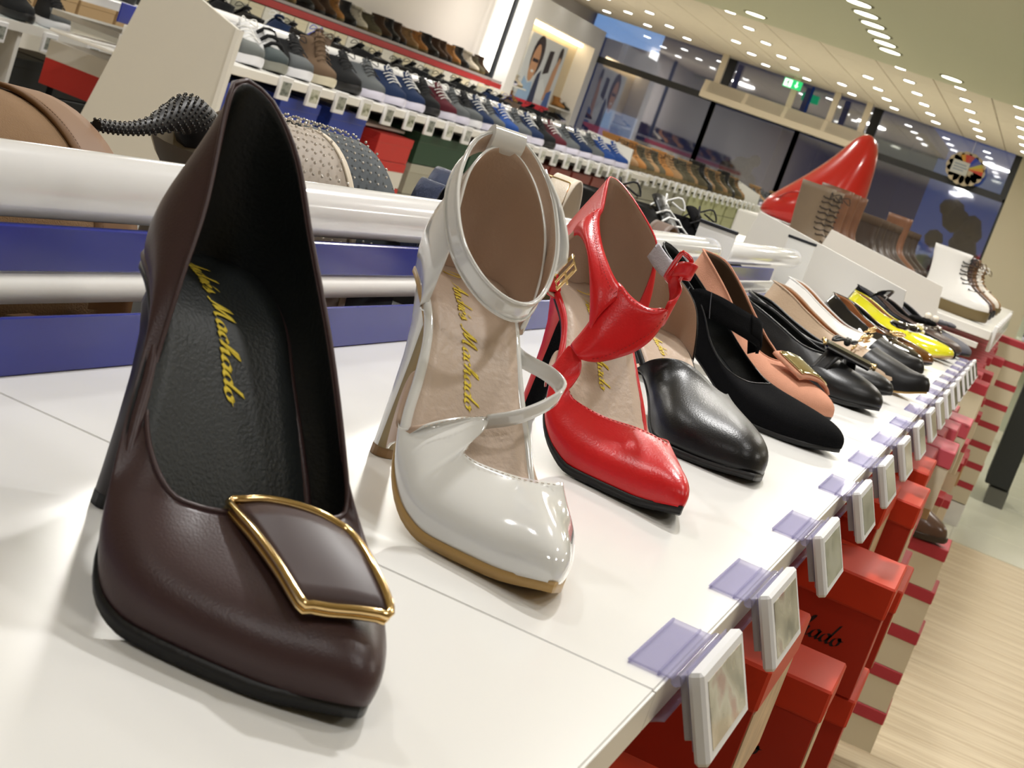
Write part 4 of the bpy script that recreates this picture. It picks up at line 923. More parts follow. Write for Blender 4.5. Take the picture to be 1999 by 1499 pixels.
# ------------------------------------------------------------------ rear shelf of the double display
mb=MB(); mb.bbox(-.83,-.47,-.37,3.3,1.005,1.023,.001); o=mb.build('rear_shelf_board',mat('rear_dark_shelf',(.05,.05,.05),.5),None); tag(o,'dark rear shelf board behind the white tube, carrying the sandals','shelf')
# ------------------------------------------------------------------ electronic price labels in clear holders
clear=mat('clear_plastic',(.93,.93,1.0),.06,trans=.93,spec=.5,ior=1.35)
_n=clear.node_tree; _b=_n.nodes['Principled BSDF']; _tr=_n.nodes.new('ShaderNodeBsdfTransparent'); _tr.inputs[0].default_value=(.88,.87,.96,1); _mx=_n.nodes.new('ShaderNodeMixShader'); _mx.inputs[0].default_value=.33
_b.inputs['Transmission Weight'].default_value=0; _b.inputs['Base Color'].default_value=(.55,.54,.72,1)
_n.links.new(_tr.outputs[0],_mx.inputs[1]); _n.links.new(_b.outputs[0],_mx.inputs[2]); _n.links.new(_mx.outputs[0],_n.nodes['Material Output'].inputs[0])
tagw=mat('tag_white',(.80,.81,.84),.30)
def screen_mat(name,cols,seed):
    m=bpy.data.materials.new(name); m.use_nodes=True; N=m.node_tree.nodes; K=m.node_tree.links; b=N['Principled BSDF']; b.inputs['Roughness'].default_value=.08; b.inputs['Coat Weight'].default_value=.6
    tc=N.new('ShaderNodeTexCoord'); mp=N.new('ShaderNodeMapping'); mp.inputs['Location'].default_value=(seed*.37,seed*1.3,0); mp.inputs['Scale'].default_value=(1,28,45)
    n=N.new('ShaderNodeTexNoise'); n.inputs['Scale'].default_value=1.0; n.inputs['Detail'].default_value=2.5; r=N.new('ShaderNodeValToRGB')
    K.new(tc.outputs['Object'],mp.inputs[0]); K.new(mp.outputs[0],n.inputs[0]); K.new(n.outputs['Fac'],r.inputs[0]); K.new(r.outputs[0],b.inputs['Base Color'])
    e=r.color_ramp.elements; e[0].position=.32; e[0].color=cols[0]+(1,); e[1].position=.68; e[1].color=cols[-1]+(1,)
    for i,c in enumerate(cols[1:-1]): k=e.new(.32+.36*(i+1)/(len(cols)-1)); k.color=c+(1,)
    return m
SCR=[screen_mat('display_picture_%s'%w,c,i) for i,(w,c) in enumerate((('warm',[(.10,.09,.08),(.38,.34,.27),(.55,.52,.44),(.35,.10,.12)]),('beige',[(.07,.05,.05),(.42,.38,.30),(.60,.56,.46),(.30,.12,.14)]),('green',[(.16,.18,.12),(.48,.50,.42),(.62,.62,.56),(.40,.45,.28)]),('grey',[(.10,.11,.10),(.22,.24,.22),(.35,.37,.34),(.15,.17,.15)])))]
def make_tag(scr):
    t=thing('price_tag','','price tag',(0,0,0))
    tilt=math.radians(25); c,s=math.cos(tilt),math.sin(tilt)
    ex=Vector((c,0,s)); ez=Vector((s,0,-c))   # ex: out of the face, ez: down the face
    O=Vector((.0082,0,.0067))                  # rear top edge
    M=Matrix(((ex.x,0,-ez.x,O.x),(0,1,0,0),(ex.z,0,-ez.z,O.z),(0,0,0,1)))
    mb=MB(); mb.bbox(0,.0066,-.046,.046,-.0385,0,.0016,0,M); b=mb.build('housing',tagw,t)
    mb=MB(); mb.bbox(.0061,.0069,-.0385,.0385,-.0335,-.0050,.0002,0,M); mb.build('screen',scr,b)
    # clear holder: top flap on the board, hinge roll, rear plate, lower hook
    mb=MB(); mb.bbox(-.0170,.0035,-.0425,.0425,.0008,.0018,.0003); mb.bbox(-.0165,-.0155,-.0425,.0425,.0000,.0020,.0002); mb.bbox(-.0035,-.0025,-.0425,.0425,.0,.0022,.0002)
    mb.tube([(.0050,-.0425,.0010),(.0050,.0425,.0010)],.0026,10)
    mb.bbox(-.0010,-.0001,-.0425,.0425,-.0330,.0005,.0003,0,M); h=mb.build('clear_holder',clear,t)
    mb=MB(); R=[]
    for i in range(8):
        u=i/7; R.append([Vector((.006-.020*u,y,-.016-.012*u**1.2+ (.002 if i==7 else 0))) for y in (-.0425,.0425)])
    mb.grid(R); mb.build('clear_hook',clear,h,solid=.001)
    mb=MB(); mb.bbox(-.0055,-.0012,-.036,.036,-.0300,-.0030,.0004,0,M); mb.build('back_clip',mat('clip_grey',(.40,.38,.40),.4),t)
    return t
protos=[make_tag(s) for s in SCR]
bpy.context.view_layer.update()
tys=[.688,.860,1.066,1.290,1.490,1.695,1.900,2.110,2.300,2.480,2.660,2.840,3.010,3.180,3.350,3.510]
names=['first and nearest','second','third','fourth','fifth','sixth','seventh','eighth','ninth','tenth','eleventh','twelfth','thirteenth','fourteenth','fifteenth','sixteenth and farthest']
pick=[0,1,2,3,2,0,3,1,2,3,0,1,2,3,0,1]
used=set()
for i,y in enumerate(tys):
    p=protos[pick[i]]
    o=p if pick[i] not in used else copy_tree(p)
    used.add(pick[i]); o.location=(FX,y,DZ+.0002); tag(o,'white price tag in a clear clip on the near shelf edge, %s'%names[i],'price tag','price tags on the near shelf edge')
# ------------------------------------------------------------------ shoe boxes
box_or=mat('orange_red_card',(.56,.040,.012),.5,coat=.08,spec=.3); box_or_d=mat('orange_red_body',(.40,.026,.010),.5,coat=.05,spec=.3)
box_cr=mat('cream_card',(.62,.56,.42),.6); box_crk=mat('kraft_card',(.42,.27,.13),.7); lid_red=mat('dark_red_card',(.40,.03,.045),.5); lid_pink=mat('rose_red_card',(.55,.08,.11),.5)
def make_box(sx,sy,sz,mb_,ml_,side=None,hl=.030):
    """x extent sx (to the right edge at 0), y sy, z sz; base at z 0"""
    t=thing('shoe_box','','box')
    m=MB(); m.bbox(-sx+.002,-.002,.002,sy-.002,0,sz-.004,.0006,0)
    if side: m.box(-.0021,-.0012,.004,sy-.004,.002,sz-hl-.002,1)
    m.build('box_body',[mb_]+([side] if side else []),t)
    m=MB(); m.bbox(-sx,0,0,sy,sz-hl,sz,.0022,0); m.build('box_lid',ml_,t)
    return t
def place(p,loc,rz,label,group,first):
    o=p if first else copy_tree(p); o.location=loc; o.rotation_euler=(0,0,rz); tag(o,label,'box',group); return o
ink=mat('black_ink',(.01,.01,.012),.5)
def box_text(t,txt,size,x0,z0,y=-.0003):
    tx,_=script_text(txt,lambda u,v:Vector((x0+u,y,z0+v)),size=size,pen=.17); o=tx.build('script_print',ink,t); o['label']='black script lettering '+txt; return o
side_pr=mat('printed_box_end',(.50,.36,.22),.45,var=.6,vscale=30)
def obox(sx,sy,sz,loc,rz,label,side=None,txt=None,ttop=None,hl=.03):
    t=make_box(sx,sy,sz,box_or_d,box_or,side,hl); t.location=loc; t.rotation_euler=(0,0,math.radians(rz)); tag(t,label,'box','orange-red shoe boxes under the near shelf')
    if txt: box_text(t,txt[0],txt[1],txt[2],txt[3],.0016)
    if ttop:
        tx,_=script_text(ttop[0],lambda u,v:Vector((ttop[2]-v,ttop[3]+u,sz+.0003)) if False else Vector((ttop[2]-u,ttop[3]-v,sz+.0003)),size=ttop[1],pen=.17); o=tx.build('lid_print',ink,t); o['label']='black script lettering on the lid'
    return t
obox(.29,.185,.105,(-.0603,1.00,.868),0,'orange-red shoe box just right of the second price tag, below it',side=side_pr)
obox(.29,.185,.105,(-.066,1.01,.762),0,'orange-red shoe box under the one beside the second price tag',side=side_pr)
obox(.30,.11,.108,(-.030,1.35,.772),0,'orange-red shoe box with a rounded lid corner, in front of the lettered stack',side=side_pr,txt=('Machado',.0095,-.120,.030))
obox(.30,.11,.108,(-.036,1.36,.663),0,'orange-red shoe box under the round-cornered one',side=side_pr)
obox(.30,.11,.108,(-.034,1.35,.554),0,'lowest orange-red shoe box near the bottom edge of the picture',side=side_pr)
obox(.31,.145,.118,(-.0166,1.60,.812),0,'large orange-red shoe box with script on front and lid, top of its stack',txt=('Machado',.0100,-.116,.042),ttop=('Andrés',.0110,-.060,.125),hl=.034)
obox(.31,.145,.118,(-.012,1.605,.693),0,'orange-red shoe box directly under the large lettered one')
obox(.31,.145,.118,(-.018,1.60,.574),0,'orange-red shoe box third down in the lettered stack')
obox(.29,.20,.105,(-.070,.66,.832),0,'orange-red shoe box partly in shadow under the first price tag',side=side_pr)
obox(.29,.20,.105,(-.074,.66,.726),0,'orange-red shoe box under the shadowed one',side=side_pr)
obox(.29,.185,.105,(-.060,1.80,.868),0,'orange-red shoe box behind the large lettered one',side=side_pr)
obox(.29,.185,.105,(-.030,2.00,.850),0,'orange-red shoe box two places behind the lettered stack',side=side_pr)
obox(.29,.185,.105,(-.012,2.02,.742),0,'orange-red shoe box lying lower, two places behind the lettered stack',side=side_pr)
obox(.29,.185,.105,(-.040,2.22,.862),0,'orange-red shoe box next before the cream boxes begin',side=side_pr)
# lower shelf board carrying them
mb=MB(); mb.bbox(-.43,-.09,-.37,3.6,.05,.10,.001); o=mb.build('lower_shelf_board',white_board,None); tag(o,'white bottom board of the near display','shelf')
random.seed(11)
pr=[make_box(.30,.17,.104,box_cr,lid_red,None),make_box(.30,.17,.104,box_cr,lid_pink,None),make_box(.30,.17,.104,box_crk,lid_red,None)]
for i,p in enumerate(pr): p.name='shoe_box'
bpy.context.view_layer.update(); usedb=set()
def stack(x,y,z0,n,jit,where,lab,group,kinds=(0,1,2),prot=None,rz=0):
    for k in range(n):
        ki=random.choice(kinds); o=place(pr[ki],(x+random.uniform(-jit,jit)+(prot or {}).get(k,0),y+random.uniform(-.004,.004),z0+k*.1045),math.radians(rz+random.uniform(-.6,.6)),
            ('kraft' if ki==2 else 'cream')+' shoe box with a '+('rose' if ki==1 else 'dark red')+' lid, %s up in %s'%(['lowest','second','third','fourth','fifth','sixth','seventh','eighth','ninth','tenth'][k],where),group,ki not in usedb); usedb.add(ki)
ordn=['first','second','third','fourth','fifth','sixth','seventh','eighth','ninth','tenth','eleventh','twelfth','thirteenth','fourteenth','fifteenth','sixteenth','seventeenth','eighteenth','nineteenth','twentieth']
for i in range(7):
    stack(-.052+.006*(i%3),2.42+.19*i,.10 if False else .315,6,.010,'the '+ordn[i]+' near stack','','cream shoe boxes under the near shelf',prot={5:(.02 if i in(2,5) else 0)})
stack(.044,3.90,.082,5,.010,'the brown boot stack','','stack of boxes under the brown boot',kinds=(0,))
for i in range(17):
    stack(-.075+.004*(i%3),4.75+.19*i,.10,8,.008,'the '+ordn[i]+' far stack','','cream shoe boxes of the far display',kinds=(0,0,1,2),prot={7:.05 if i in (0,3,9) else 0,6:.045 if i in(1,6) else 0,5:.05 if i in (2,8,12) else 0,4:.06 if i in (4,5) else 0,3:.05 if i in (3,11) else 0,2:.07 if i in (1,7) else 0})
stack(.070,8.30,.12,8,.006,'the plinth stack','','boxes of the end stack on the plinth',kinds=(0,))
mb=MB(); mb.bbox(-.42,.066,8.29,8.75,0,.115,.002); mb2=mb.build('plinth',white_board,None); tag(mb2,'white plinth under the end stack of cream boxes','plinth')

mb=MB(); mb.bbox(-.468,-.458,-.37,3.6,0,1.004,.001); o=mb.build('centre_panel',white_board,None); tag(o,'white centre panel dividing the near display, mostly hidden behind the boxes','panel')
mb=MB(); mb.bbox(-.43,-.10,-.37,3.6,0,.05,.001); o=mb.build('plinth',white_board,None); tag(o,'white plinth under the near display','plinth')
for y in (.6262,1.6092,2.5757):
    mb=MB(); mb.bbox(-.458,-.20,y-.006,y+.006,.93,1.0318,.001); o=mb.build('bracket',white_board,None); tag(o,'white bracket under the board joint, %s from the camera'%{.6262:'nearest',1.6092:'second',2.5757:'third'}[y],'bracket','brackets of the near display')
# ------------------------------------------------------------------ closed shoes for the farther shelves (stacked outline rings)
def ring_shoe(L,W,levels,n=26):
    """levels: (z, xb, xf, wfac, egg) -> list of rings; W half width at the ball"""
    R=[]
    for z,xb,xf,wf,egg in levels:
        r=[]
        for j in range(n):
            a=2*PI*j/n; c=math.cos(a); s=math.sin(a); u=(1+c)/2
            x=xb+(xf-xb)*u; sh=math.sqrt(max(0,1-abs(c)**2.4))
            body=(.72+.28*sstep(.15,.65,u))*(1-egg)+egg*.78
            r.append(Vector((x,W*wf*body*(1 if s>=0 else -1)*sh if abs(s)>1e-6 else 0,z)))
        R.append(r)
    return R
def lerp_rings(R,k):
    out=[]
    for i in range(len(R)-1):
        for j in range(k):
            t=j/k; out.append([a.lerp(b,t) for a,b in zip(R[i],R[i+1])])
    out.append(R[-1]); return out
def tilt_top(R,amt,start):
    for i,r in enumerate(R):
        if i>=start:
            k=(i-start+1)/(len(R)-start)
            for p in r: p.z+=amt*k*(p.x/.28)
    return R
def sneaker(name,L=.285,W=.050,um=None,sm=None,lm=None,cap=None,sole=.028,hi=0,tongue=True,strapm=None):
    t=thing(name,'','shoe'); s=sole
    mb=MB(); R=ring_shoe(L,W*1.05,[(0,.004,L*.985,.94,0),(.006,0,L,.99,0),(s*.6,-.002,L+.002,1.0,0),(s,.000,L-.001,.98,0)]); 
    for r in R:
        for p in r: p.z+=.010*max(0,(p.x-L*.72)/(L*.28))**1.6
    mb.loft(R); mb.build('sole',sm,t)
    lv=[(s-.004,.002,L-.004,.97,0),(s+.012,.000,L-.006,.98,0),(s+.024,.001,L*.955,.94,.05),(s+.034,.003,L*.87,.86,.15),(s+.044,.005,L*.76,.76,.3),(s+.054,.005,L*.64,.68,.5),(s+.064+hi*.3,.006,L*.55,.64,.7),(s+.072+hi,.004,L*.46 if hi<.03 else L*.42,.62,.9)]
    U=ring_shoe(L,W,lv); 
    for r in U[:4]:
        for p in r: p.z+=.010*max(0,(p.x-L*.72)/(L*.28))**1.6
    tilt_top(U,.018,6)
    mb=MB(); mb.grid(U,closev=True); mb.build('upper',[um,blk_in],t,solid=.0025,smat=1,sub=1)
    if cap:
        mb=MB(); C=[[q+Vector((.0012,0,.0012)) for q in r if True] for r in U[0:5]]; n=len(C[0]); keep=[j for j in range(n) if C[0][j].x>L*.70]; 
        keep=sorted(keep,key=lambda j:(j if j<n/2 else j-n)); mb.grid([[r[j] for j in keep] for r in C]); mb.build('toe_cap',cap,t,solid=.001)
    if tongue:
        mb=MB(); T=[]
        for i in range(6):
            u=i/5; x=L*(.60-.20*u); z=s+.058+(.045+hi)*u; T.append([Vector((x-.004*abs(y)*50*.0,y*(1-.15*u),z-60*y*y*.12)) for y in (-.022,-.011,0,.011,.022)])
        mb.grid(T); mb.build('tongue',um,t,solid=.004)
    mb=MB(); nl=5+int(hi/.02)
    for i in range(nl):
        u=i/(nl-1); x=L*(.70-.26*u); z=s+.0505+.033*u+hi*u+.004
        if strapm:
            if i%2: continue
            mb.tube([(x-.004,-.036,z-.016),(x,-.018,z+.002),(x+.002,0,z+.005),(x,.018,z+.002),(x-.004,.036,z-.016)],.0045,6,flat=1.6)
        else:
            sg=1 if i%2 else -1
            mb.tube([(x-.003,-.026,z-.008),(x+.003*sg,-.010,z+.002),(x-.003*sg,.010,z+.002),(x+.003,.026,z-.008)],.0020,5)
    if not strapm:
        x=L*.47; z=s+.096+hi
        for sg in (-1,1): mb.tube(cr([(x,0,z),(x+.012,sg*.022,z+.012),(x+.022,sg*.030,z-.008),(x+.006,sg*.008,z)],12),.0018,5)
    mb.build('straps' if strapm else 'laces',strapm or lm,t)
    return t
def boot(name,L=.28,W=.046,H=.20,um=None,sm=None,lm=None,cuff=None,sole=.022,heel=.0,lace=True,toe_m=None,shaft=1.0):
    t=thing(name,'','boot'); s=sole
    mb=MB(); R=ring_shoe(L,W*1.06,[(0,.003,L*.985,.94,0),(.005,0,L,.99,0),(s,.000,L,.99,0)])
    for r in R:
        for p in r: p.z+=.008*max(0,(p.x-L*.75)/(L*.25))**1.6
    mb.loft(R); mb.build('sole',sm,t)
    h0=s-.003
    lv=[(h0,.003,L-.003,.97,0),(h0+.018,.001,L-.004,.99,0),(h0+.032,.002,L*.96,.95,.05),(h0+.044,.005,L*.88,.86,.15),(h0+.058,.007,L*.74,.76,.35),(h0+.075,.006,L*.60,.70,.6),(h0+.10,.004,L*.515,.70*shaft,.9),(h0+.13,-.001,L*.50,.74*shaft,1),(H*.85,-.006,L*.50,.80*shaft,1),(H,-.010,L*.505,.84*shaft,1)]
    lv=[l for l in lv if l[0]<=H+1e-6]
    U=ring_shoe(L,W,lv); mb=MB(); mb.grid(U,closev=True); mb.build('upper',[um,brown_lea],t,solid=.003,smat=1,sub=1)
    if cuff:
        mb=MB(); C=[[p+Vector((p.x-.06,p.y,0)).normalized()*.003 for p in r] for r in (U[-2],U[-1])]; mb.grid(C,closev=True); mb.build('cuff',cuff,t,solid=.005)
    if heel:
        mb=MB(); mb.box(.004,.07,-.03,.03,-.001,.001); 
    if lace:
        mb=MB(); nl=max(4,int((H-.08)/.017)); ew=MB()
        for i in range(nl):
            u=i/(nl-1); z=h0+.062+(H-.030-h0-.062)*u
            xf=None
            for a,b in zip(lv[:-1],lv[1:]):
                if a[0]<=z<=b[0]: q=(z-a[0])/(b[0]-a[0]); xf=a[2]+(b[2]-a[2])*q
            xf=(xf or L*.5); sg=1 if i%2 else -1
            mb.tube([(xf-.010,-.022,z-.002),(xf+.002,-.008,z+.003*sg),(xf+.002,.008,z-.003*sg),(xf-.010,.022,z+.002)],.0020,5)
            for s2 in (-1,1): ew.sphere((xf-.012,s2*.0235,z),.0028,6,4)
        z=H-.02; x=L*.50
        for sg in (-1,1): mb.tube(cr([(x,0,z),(x+.014,sg*.020,z+.010),(x+.020,sg*.026,z-.012),(x+.006,sg*.006,z)],12),.0018,5)
        mb.build('laces',lm,t); ew.build('eyelets',lm,t)
    return t
def inst(p,state,loc,rz,label,cat,group,sc=1):
    o=p if not state.get(id(p)) else copy_tree(p); state[id(p)]=1
    o.location=loc; o.rotation_euler=(0,0,math.radians(rz)); o.scale=(sc,)*3; return tag(o,label,cat,group)
def fab(n,c,r=.85,**k): return mat(n,tuple(v*.8 for v in c),r,bump=.4,bscale=500,spec=.15,**k)
K_blk=fab('black_mesh',(.018,.019,.021)); K_wht=fab('white_mesh',(.72,.73,.75),.6); K_gry=fab('grey_mesh',(.13,.14,.15)); K_nvy=fab('navy_mesh',(.02,.035,.09)); K_brn=fab('brown_nubuck',(.15,.10,.065)); K_tan=fab('tan_nubuck',(.42,.20,.07)); K_dbr=fab('dark_boot_leather',(.07,.04,.025),.5); K_olv=fab('olive_nubuck',(.12,.105,.07)); K_bur=fab('wine_mesh',(.10,.02,.03)); K_blu=fab('blue_mesh',(.03,.08,.30)); K_red=fab('red_knit',(.5,.03,.02)); K_cml=fab('camel_boot',(.36,.22,.11),.6); K_crm=fab('cream_leather',(.66,.60,.50),.5)
S_wht=mat('white_rubber',(.70,.70,.74),.5); S_gry=mat('grey_rubber',(.22,.22,.19),.6); S_blk=blk_rub; S_blu=mat('blue_rubber',(.03,.09,.45),.5); S_gum=mat('gum_rubber',(.14,.10,.04),.5); S_lil=mat('lilac_white_rubber',(.62,.60,.72),.5)
L_wht=mat('white_lace',(.75,.75,.74),.8); L_blk=mat('black_lace',(.012,.012,.014),.8); L_brn=mat('brown_lace',(.09,.055,.03),.8)
P={}
P['white']=sneaker('sneaker',um=K_wht,sm=S_wht,lm=L_wht,cap=mat('cap_grey',(.12,.13,.13),.8))
P['wstrap']=sneaker('sneaker',um=K_wht,sm=S_gry,lm=L_wht,cap=mat('cap_dark',(.05,.065,.07),.8),strapm=K_blk)
P['blk']=sneaker('sneaker',um=K_blk,sm=S_wht,lm=L_blk,cap=K_gry); P['blkb']=sneaker('sneaker',um=K_blk,sm=S_blk,lm=L_blk)
P['brown']=sneaker('high_sneaker',um=K_brn,sm=mat('cream_rubber',(.55,.50,.38),.5),lm=L_brn,hi=.035)
P['nvy']=sneaker('sneaker',um=K_nvy,sm=S_lil,lm=L_wht); P['gry']=sneaker('sneaker',um=K_gry,sm=S_lil,lm=L_blk); P['bur']=sneaker('sneaker',um=K_bur,sm=S_lil,lm=L_wht); P['blu']=sneaker('sneaker',um=K_blu,sm=S_lil,lm=L_wht)
P['tanblue']=sneaker('sneaker',um=fab('taupe_suede',(.17,.12,.09)),sm=S_blu,lm=mat('blue_lace',(.03,.05,.5),.7))
P['low']=sneaker('lace_shoe',um=blk_lea,sm=S_blk,lm=L_blk,sole=.018,W=.046)
P['bbrn']=boot('ankle_boot',um=K_dbr,sm=S_blk,lm=L_brn,H=.175); P['btan']=boot('ankle_boot',um=K_tan,sm=S_gum,lm=L_brn,H=.165); P['bblk']=boot('ankle_boot',um=blk_lea,sm=S_blk,lm=L_blk,H=.18); P['bcml']=boot('ankle_boot',um=K_cml,sm=S_gum,lm=L_blk,H=.16); P['bolv']=boot('ankle_boot',um=K_olv,sm=S_gum,lm=L_blk,H=.15); P['bcrm']=boot('ankle_boot',um=K_crm,sm=S_gum,lm=L_brn,H=.17,cuff=fab('fleece',(.6,.55,.45),.95))
ST={}
bpy.context.view_layer.update()
desc={'white':'white running shoe with grey toe and white laces','wstrap':'white trainer with dark straps and grey sole','blk':'black trainer with a white sole','blkb':'all-black trainer','brown':'brown suede high trainer with a cream sole','nvy':'navy trainer with a pale sole','gry':'grey trainer with a pale sole','bur':'wine-red trainer with a pale sole','blu':'bright blue trainer with white laces','tanblue':'taupe trainer with blue sole and laces','low':'plain black lace-up shoe','bbrn':'dark brown lace-up boot','btan':'tan ankle boot','bblk':'black ankle boot','bcml':'camel ankle boot','bolv':'olive ankle boot','bcrm':'cream fleece-cuffed boot'}
ordl=['first','second','third','fourth','fifth','sixth','seventh','eighth','ninth','tenth','eleventh','twelfth','thirteenth','fourteenth','fifteenth','sixteenth','seventeenth','eighteenth','nineteenth','twentieth','twenty-first','twenty-second','twenty-third','twenty-fourth','twenty-fifth','twenty-sixth','twenty-seventh','twenty-eighth','twenty-ninth','thirtieth']
# ------------------------------------------------------------------ small far price tags
def mk_small(pic):
    t=thing('price_tag','','price tag'); mb=MB(); mb.bbox(0,.012,-.042,.042,-.062,.012,.002); mb.build('housing',tagw,t); mb=MB(); mb.box(.0118,.0130,-.030,.030,-.048,-.004); mb.build('screen',pic,t); return t
FT=[mk_small(SCR[3]),mk_small(SCR[2])]
bpy.context.view_layer.update()
def gondola_row(front,y0,y1,z,kinds,rz,gname,step=.115,xb=.315,jit=8,tags=True,sc=1,off=0,tagname=None):
    n=int((y1-y0)/step)
    for i in range(n):
        k=kinds[i%len(kinds)]; y=y0+step*(i+.5)
        inst(P[k],ST,(front-xb+random.uniform(-.008,.008),y,z),rz+random.uniform(-jit,jit),'%s, %s along the %s'%(desc[k],ordl[min(i,29)],gname),'boot' if k[0]=='b' and k not in('blk','blkb','brown','bur','blu') else 'shoe','shoes on the '+gname,sc)
# sneaker gondola across the aisle
GX=-2.35; GZ=1.06
def shelf_unit(name,label,x0,x1,y0,y1,z,t=.03,m=None,group=None):
    mb=MB(); mb.bbox(x0,x1,y0,y1,z-t,z,.002); return tag(mb.build(name,m or white_lam,None),label,'shelf',group)
shelf_unit('shelf_board','white trainer shelf across the aisle, near half',GX-.38,GX,4.36,9.75,GZ,.028,white_lam,'shelves across the aisle')
mb=MB(); mb.bbox(GX-.62,GX-.10,4.36,9.75,GZ-.095,GZ-.085,.002); tag(mb.build('under_panel',white_board,None),'angled white panel under the near trainer shelf','panel')
near=['white','wstrap','blk','brown','blkb','gry','nvy','nvy','blkb','bur','gry','blk','nvy','gry','blu','gry','nvy','blkb','bur','gry','nvy','gry','blu','blu']
ys=[4.63,4.80,4.99,5.18,5.40,5.62,5.83,6.03,6.2,6.36,6.52,6.68,6.84,7.0,7.2,7.4,7.6,7.8,8.0,8.25,8.5,8.75,9.0,9.3]
for i,(k,y) in enumerate(zip(near,ys)):
    inst(P[k],ST,(GX-.300,y+.16,GZ),-34 if i<9 else -30,'%s, %s along the trainer shelf'%(desc[k],ordl[i]),'shoe','trainers across the aisle',1.03)
for i in range(22):
    y=4.72+.215*i; inst(FT[i%2],ST,(GX-.0004,y,GZ-.004),0,'small framed price tag on the trainer shelf, %s from its near end'%ordl[i],'price tag','price tags on the trainer shelf')
def rod2(x,y0,y1,z,label,r=.024):
    mb=MB(); prof=[(y0,.001),(y0,r*.8),(y0+.01,r),(y1-.01,r),(y1,r*.8),(y1,.001)]; mb.loft([[Vector((x+q*math.cos(a),y,z+q*math.sin(a))) for a in [2*PI*j/18 for j in range(18)]] for y,q in prof]); return tag(mb.build('white_tube',white_gloss,None),label,'tube','white tubes between the two shoe shelves')
rod2(GX-.46,4.36,9.7,GZ+.105,'long white tube behind the trainer shelf across the aisle')
mb=MB(); mb.bbox(GX-.41,GX-.405,4.36,9.7,GZ,GZ+.06,.002); tag(mb.build('blue_rail',blue_gloss,None),'blue rail behind the trainer shelf across the aisle','rail','blue rails behind the shelf boards')
# rear row of that gondola: darker shoes facing away
shelf_unit('shelf_board','rear white shelf of the trainer display, carrying black shoes',GX-.98,GX-.54,4.36,9.75,GZ+.05,.028,white_lam,'shelves across the aisle')
rk=['low','blkb','low','low','blkb','low','nvy','low','tanblue','low','blkb','low']
for i in range(24):
    k=rk[i%12]; inst(P[k],ST,(GX-.62+random.uniform(-.02,.02),4.55+.215*i,GZ+.05),180-30+random.uniform(-10,10),'%s, %s of the rear row behind the trainers'%(desc[k],ordl[i]),'shoe','rear row behind the trainers',1.0)
# end panel of the gondola
def poly_panel(name,label,pts,y,th,m,group='slanted divider boards'): return panel(name,label,pts,y,th,m,group)
poly_panel('divider_panel','large grey-beige slanted end board of the trainer display, upper left',[(-2.80,.60),(-2.66,1.24),(-2.62,1.25),(-2.352,1.163),(-2.340,.60)],4.33,.018,beige_board)
e=MB(); e.box(-2.353,-2.3375,4.326,4.352,.60,1.162); tag(e.build('edge_trim',white_edge,None),'thin white edge trim of the large end board','trim')
poly_panel('divider_panel','pale slanted end board halfway along the aisle, left of the tan boots',[(-2.88,.8),(-2.83,1.205),(-2.52,1.185),(-2.50,.9),(-2.50,.8)],9.8,.02,white_board)
poly_panel('divider_panel','small slanted end board behind the row of tan boots',[(-2.80,.9),(-2.74,1.21),(-2.52,1.15),(-2.50,.9)],14.6,.02,white_board)
# boxes under the trainer shelf
def boxrow(spec,x,group):
    for i,(y,w,z,h,mb_,ml_,lab) in enumerate(spec):
        t=make_box(.32,w,h,mb_,ml_,None,.035 if h>.09 else .02); t.location=(x,y,z); tag(t,lab,'box',group)
blu_c=mat('blue_card',(.02,.045,.30),.4); grn_c=mat('dark_green_card',(.012,.05,.025),.5); gry_c=mat('grey_card',(.34,.33,.27),.6); gry_l=mat('grey_card_lid',(.38,.37,.31),.6); blk_c=mat('black_card',(.012,.014,.014),.5); red_c=mat('red_card',(.50,.025,.02),.5); wht_c=mat('white_card',(.66,.64,.60),.5); brd=mat('brick_red_card',(.20,.03,.02),.5); krf=mat('kraft_box',(.36,.25,.13),.7)
spec=[]
for i in range(3):
    for k in range(3): spec.append((4.40+.40*i,.30,.66+.115*k,.112,blu_c,blu_c,'blue shoe box, %s from the left, %s up, under the trainer shelf'%(ordl[i],ordl[k])))
for k in range(3): spec.append((5.66,.34,.66+.10*k,.098,wht_c if k<2 else red_c,red_c,'white and red shoe box, %s up, between blue and green boxes'%ordl[k]))
for i in range(2):
    for k in range(3): spec.append((6.05+.62*i,.60,.62+.125*k,.122,(grn_c if k==2 else gry_c),(grn_c if k==2 else gry_l),'%s long shoe box, %s up in the %s long stack under trainers'%('dark green' if k==2 else 'grey',ordl[k],ordl[i])))
for i in range(5):
    for k in range(3): spec.append((7.45+.40*i,.36,.64+.115*k,.112,brd,brd,'brick-red shoe box, %s up in the %s brick-red stack'%(ordl[k],ordl[i])))
boxrow(spec,GX-.03,'shoe boxes under the trainer shelf')
mb=MB(); mb.bbox(GX-.9,GX-.02,4.36,9.75,.58,.62,.002); tag(mb.build('lower_shelf_board',white_board,None),'white lower board under the trainer boxes','shelf')
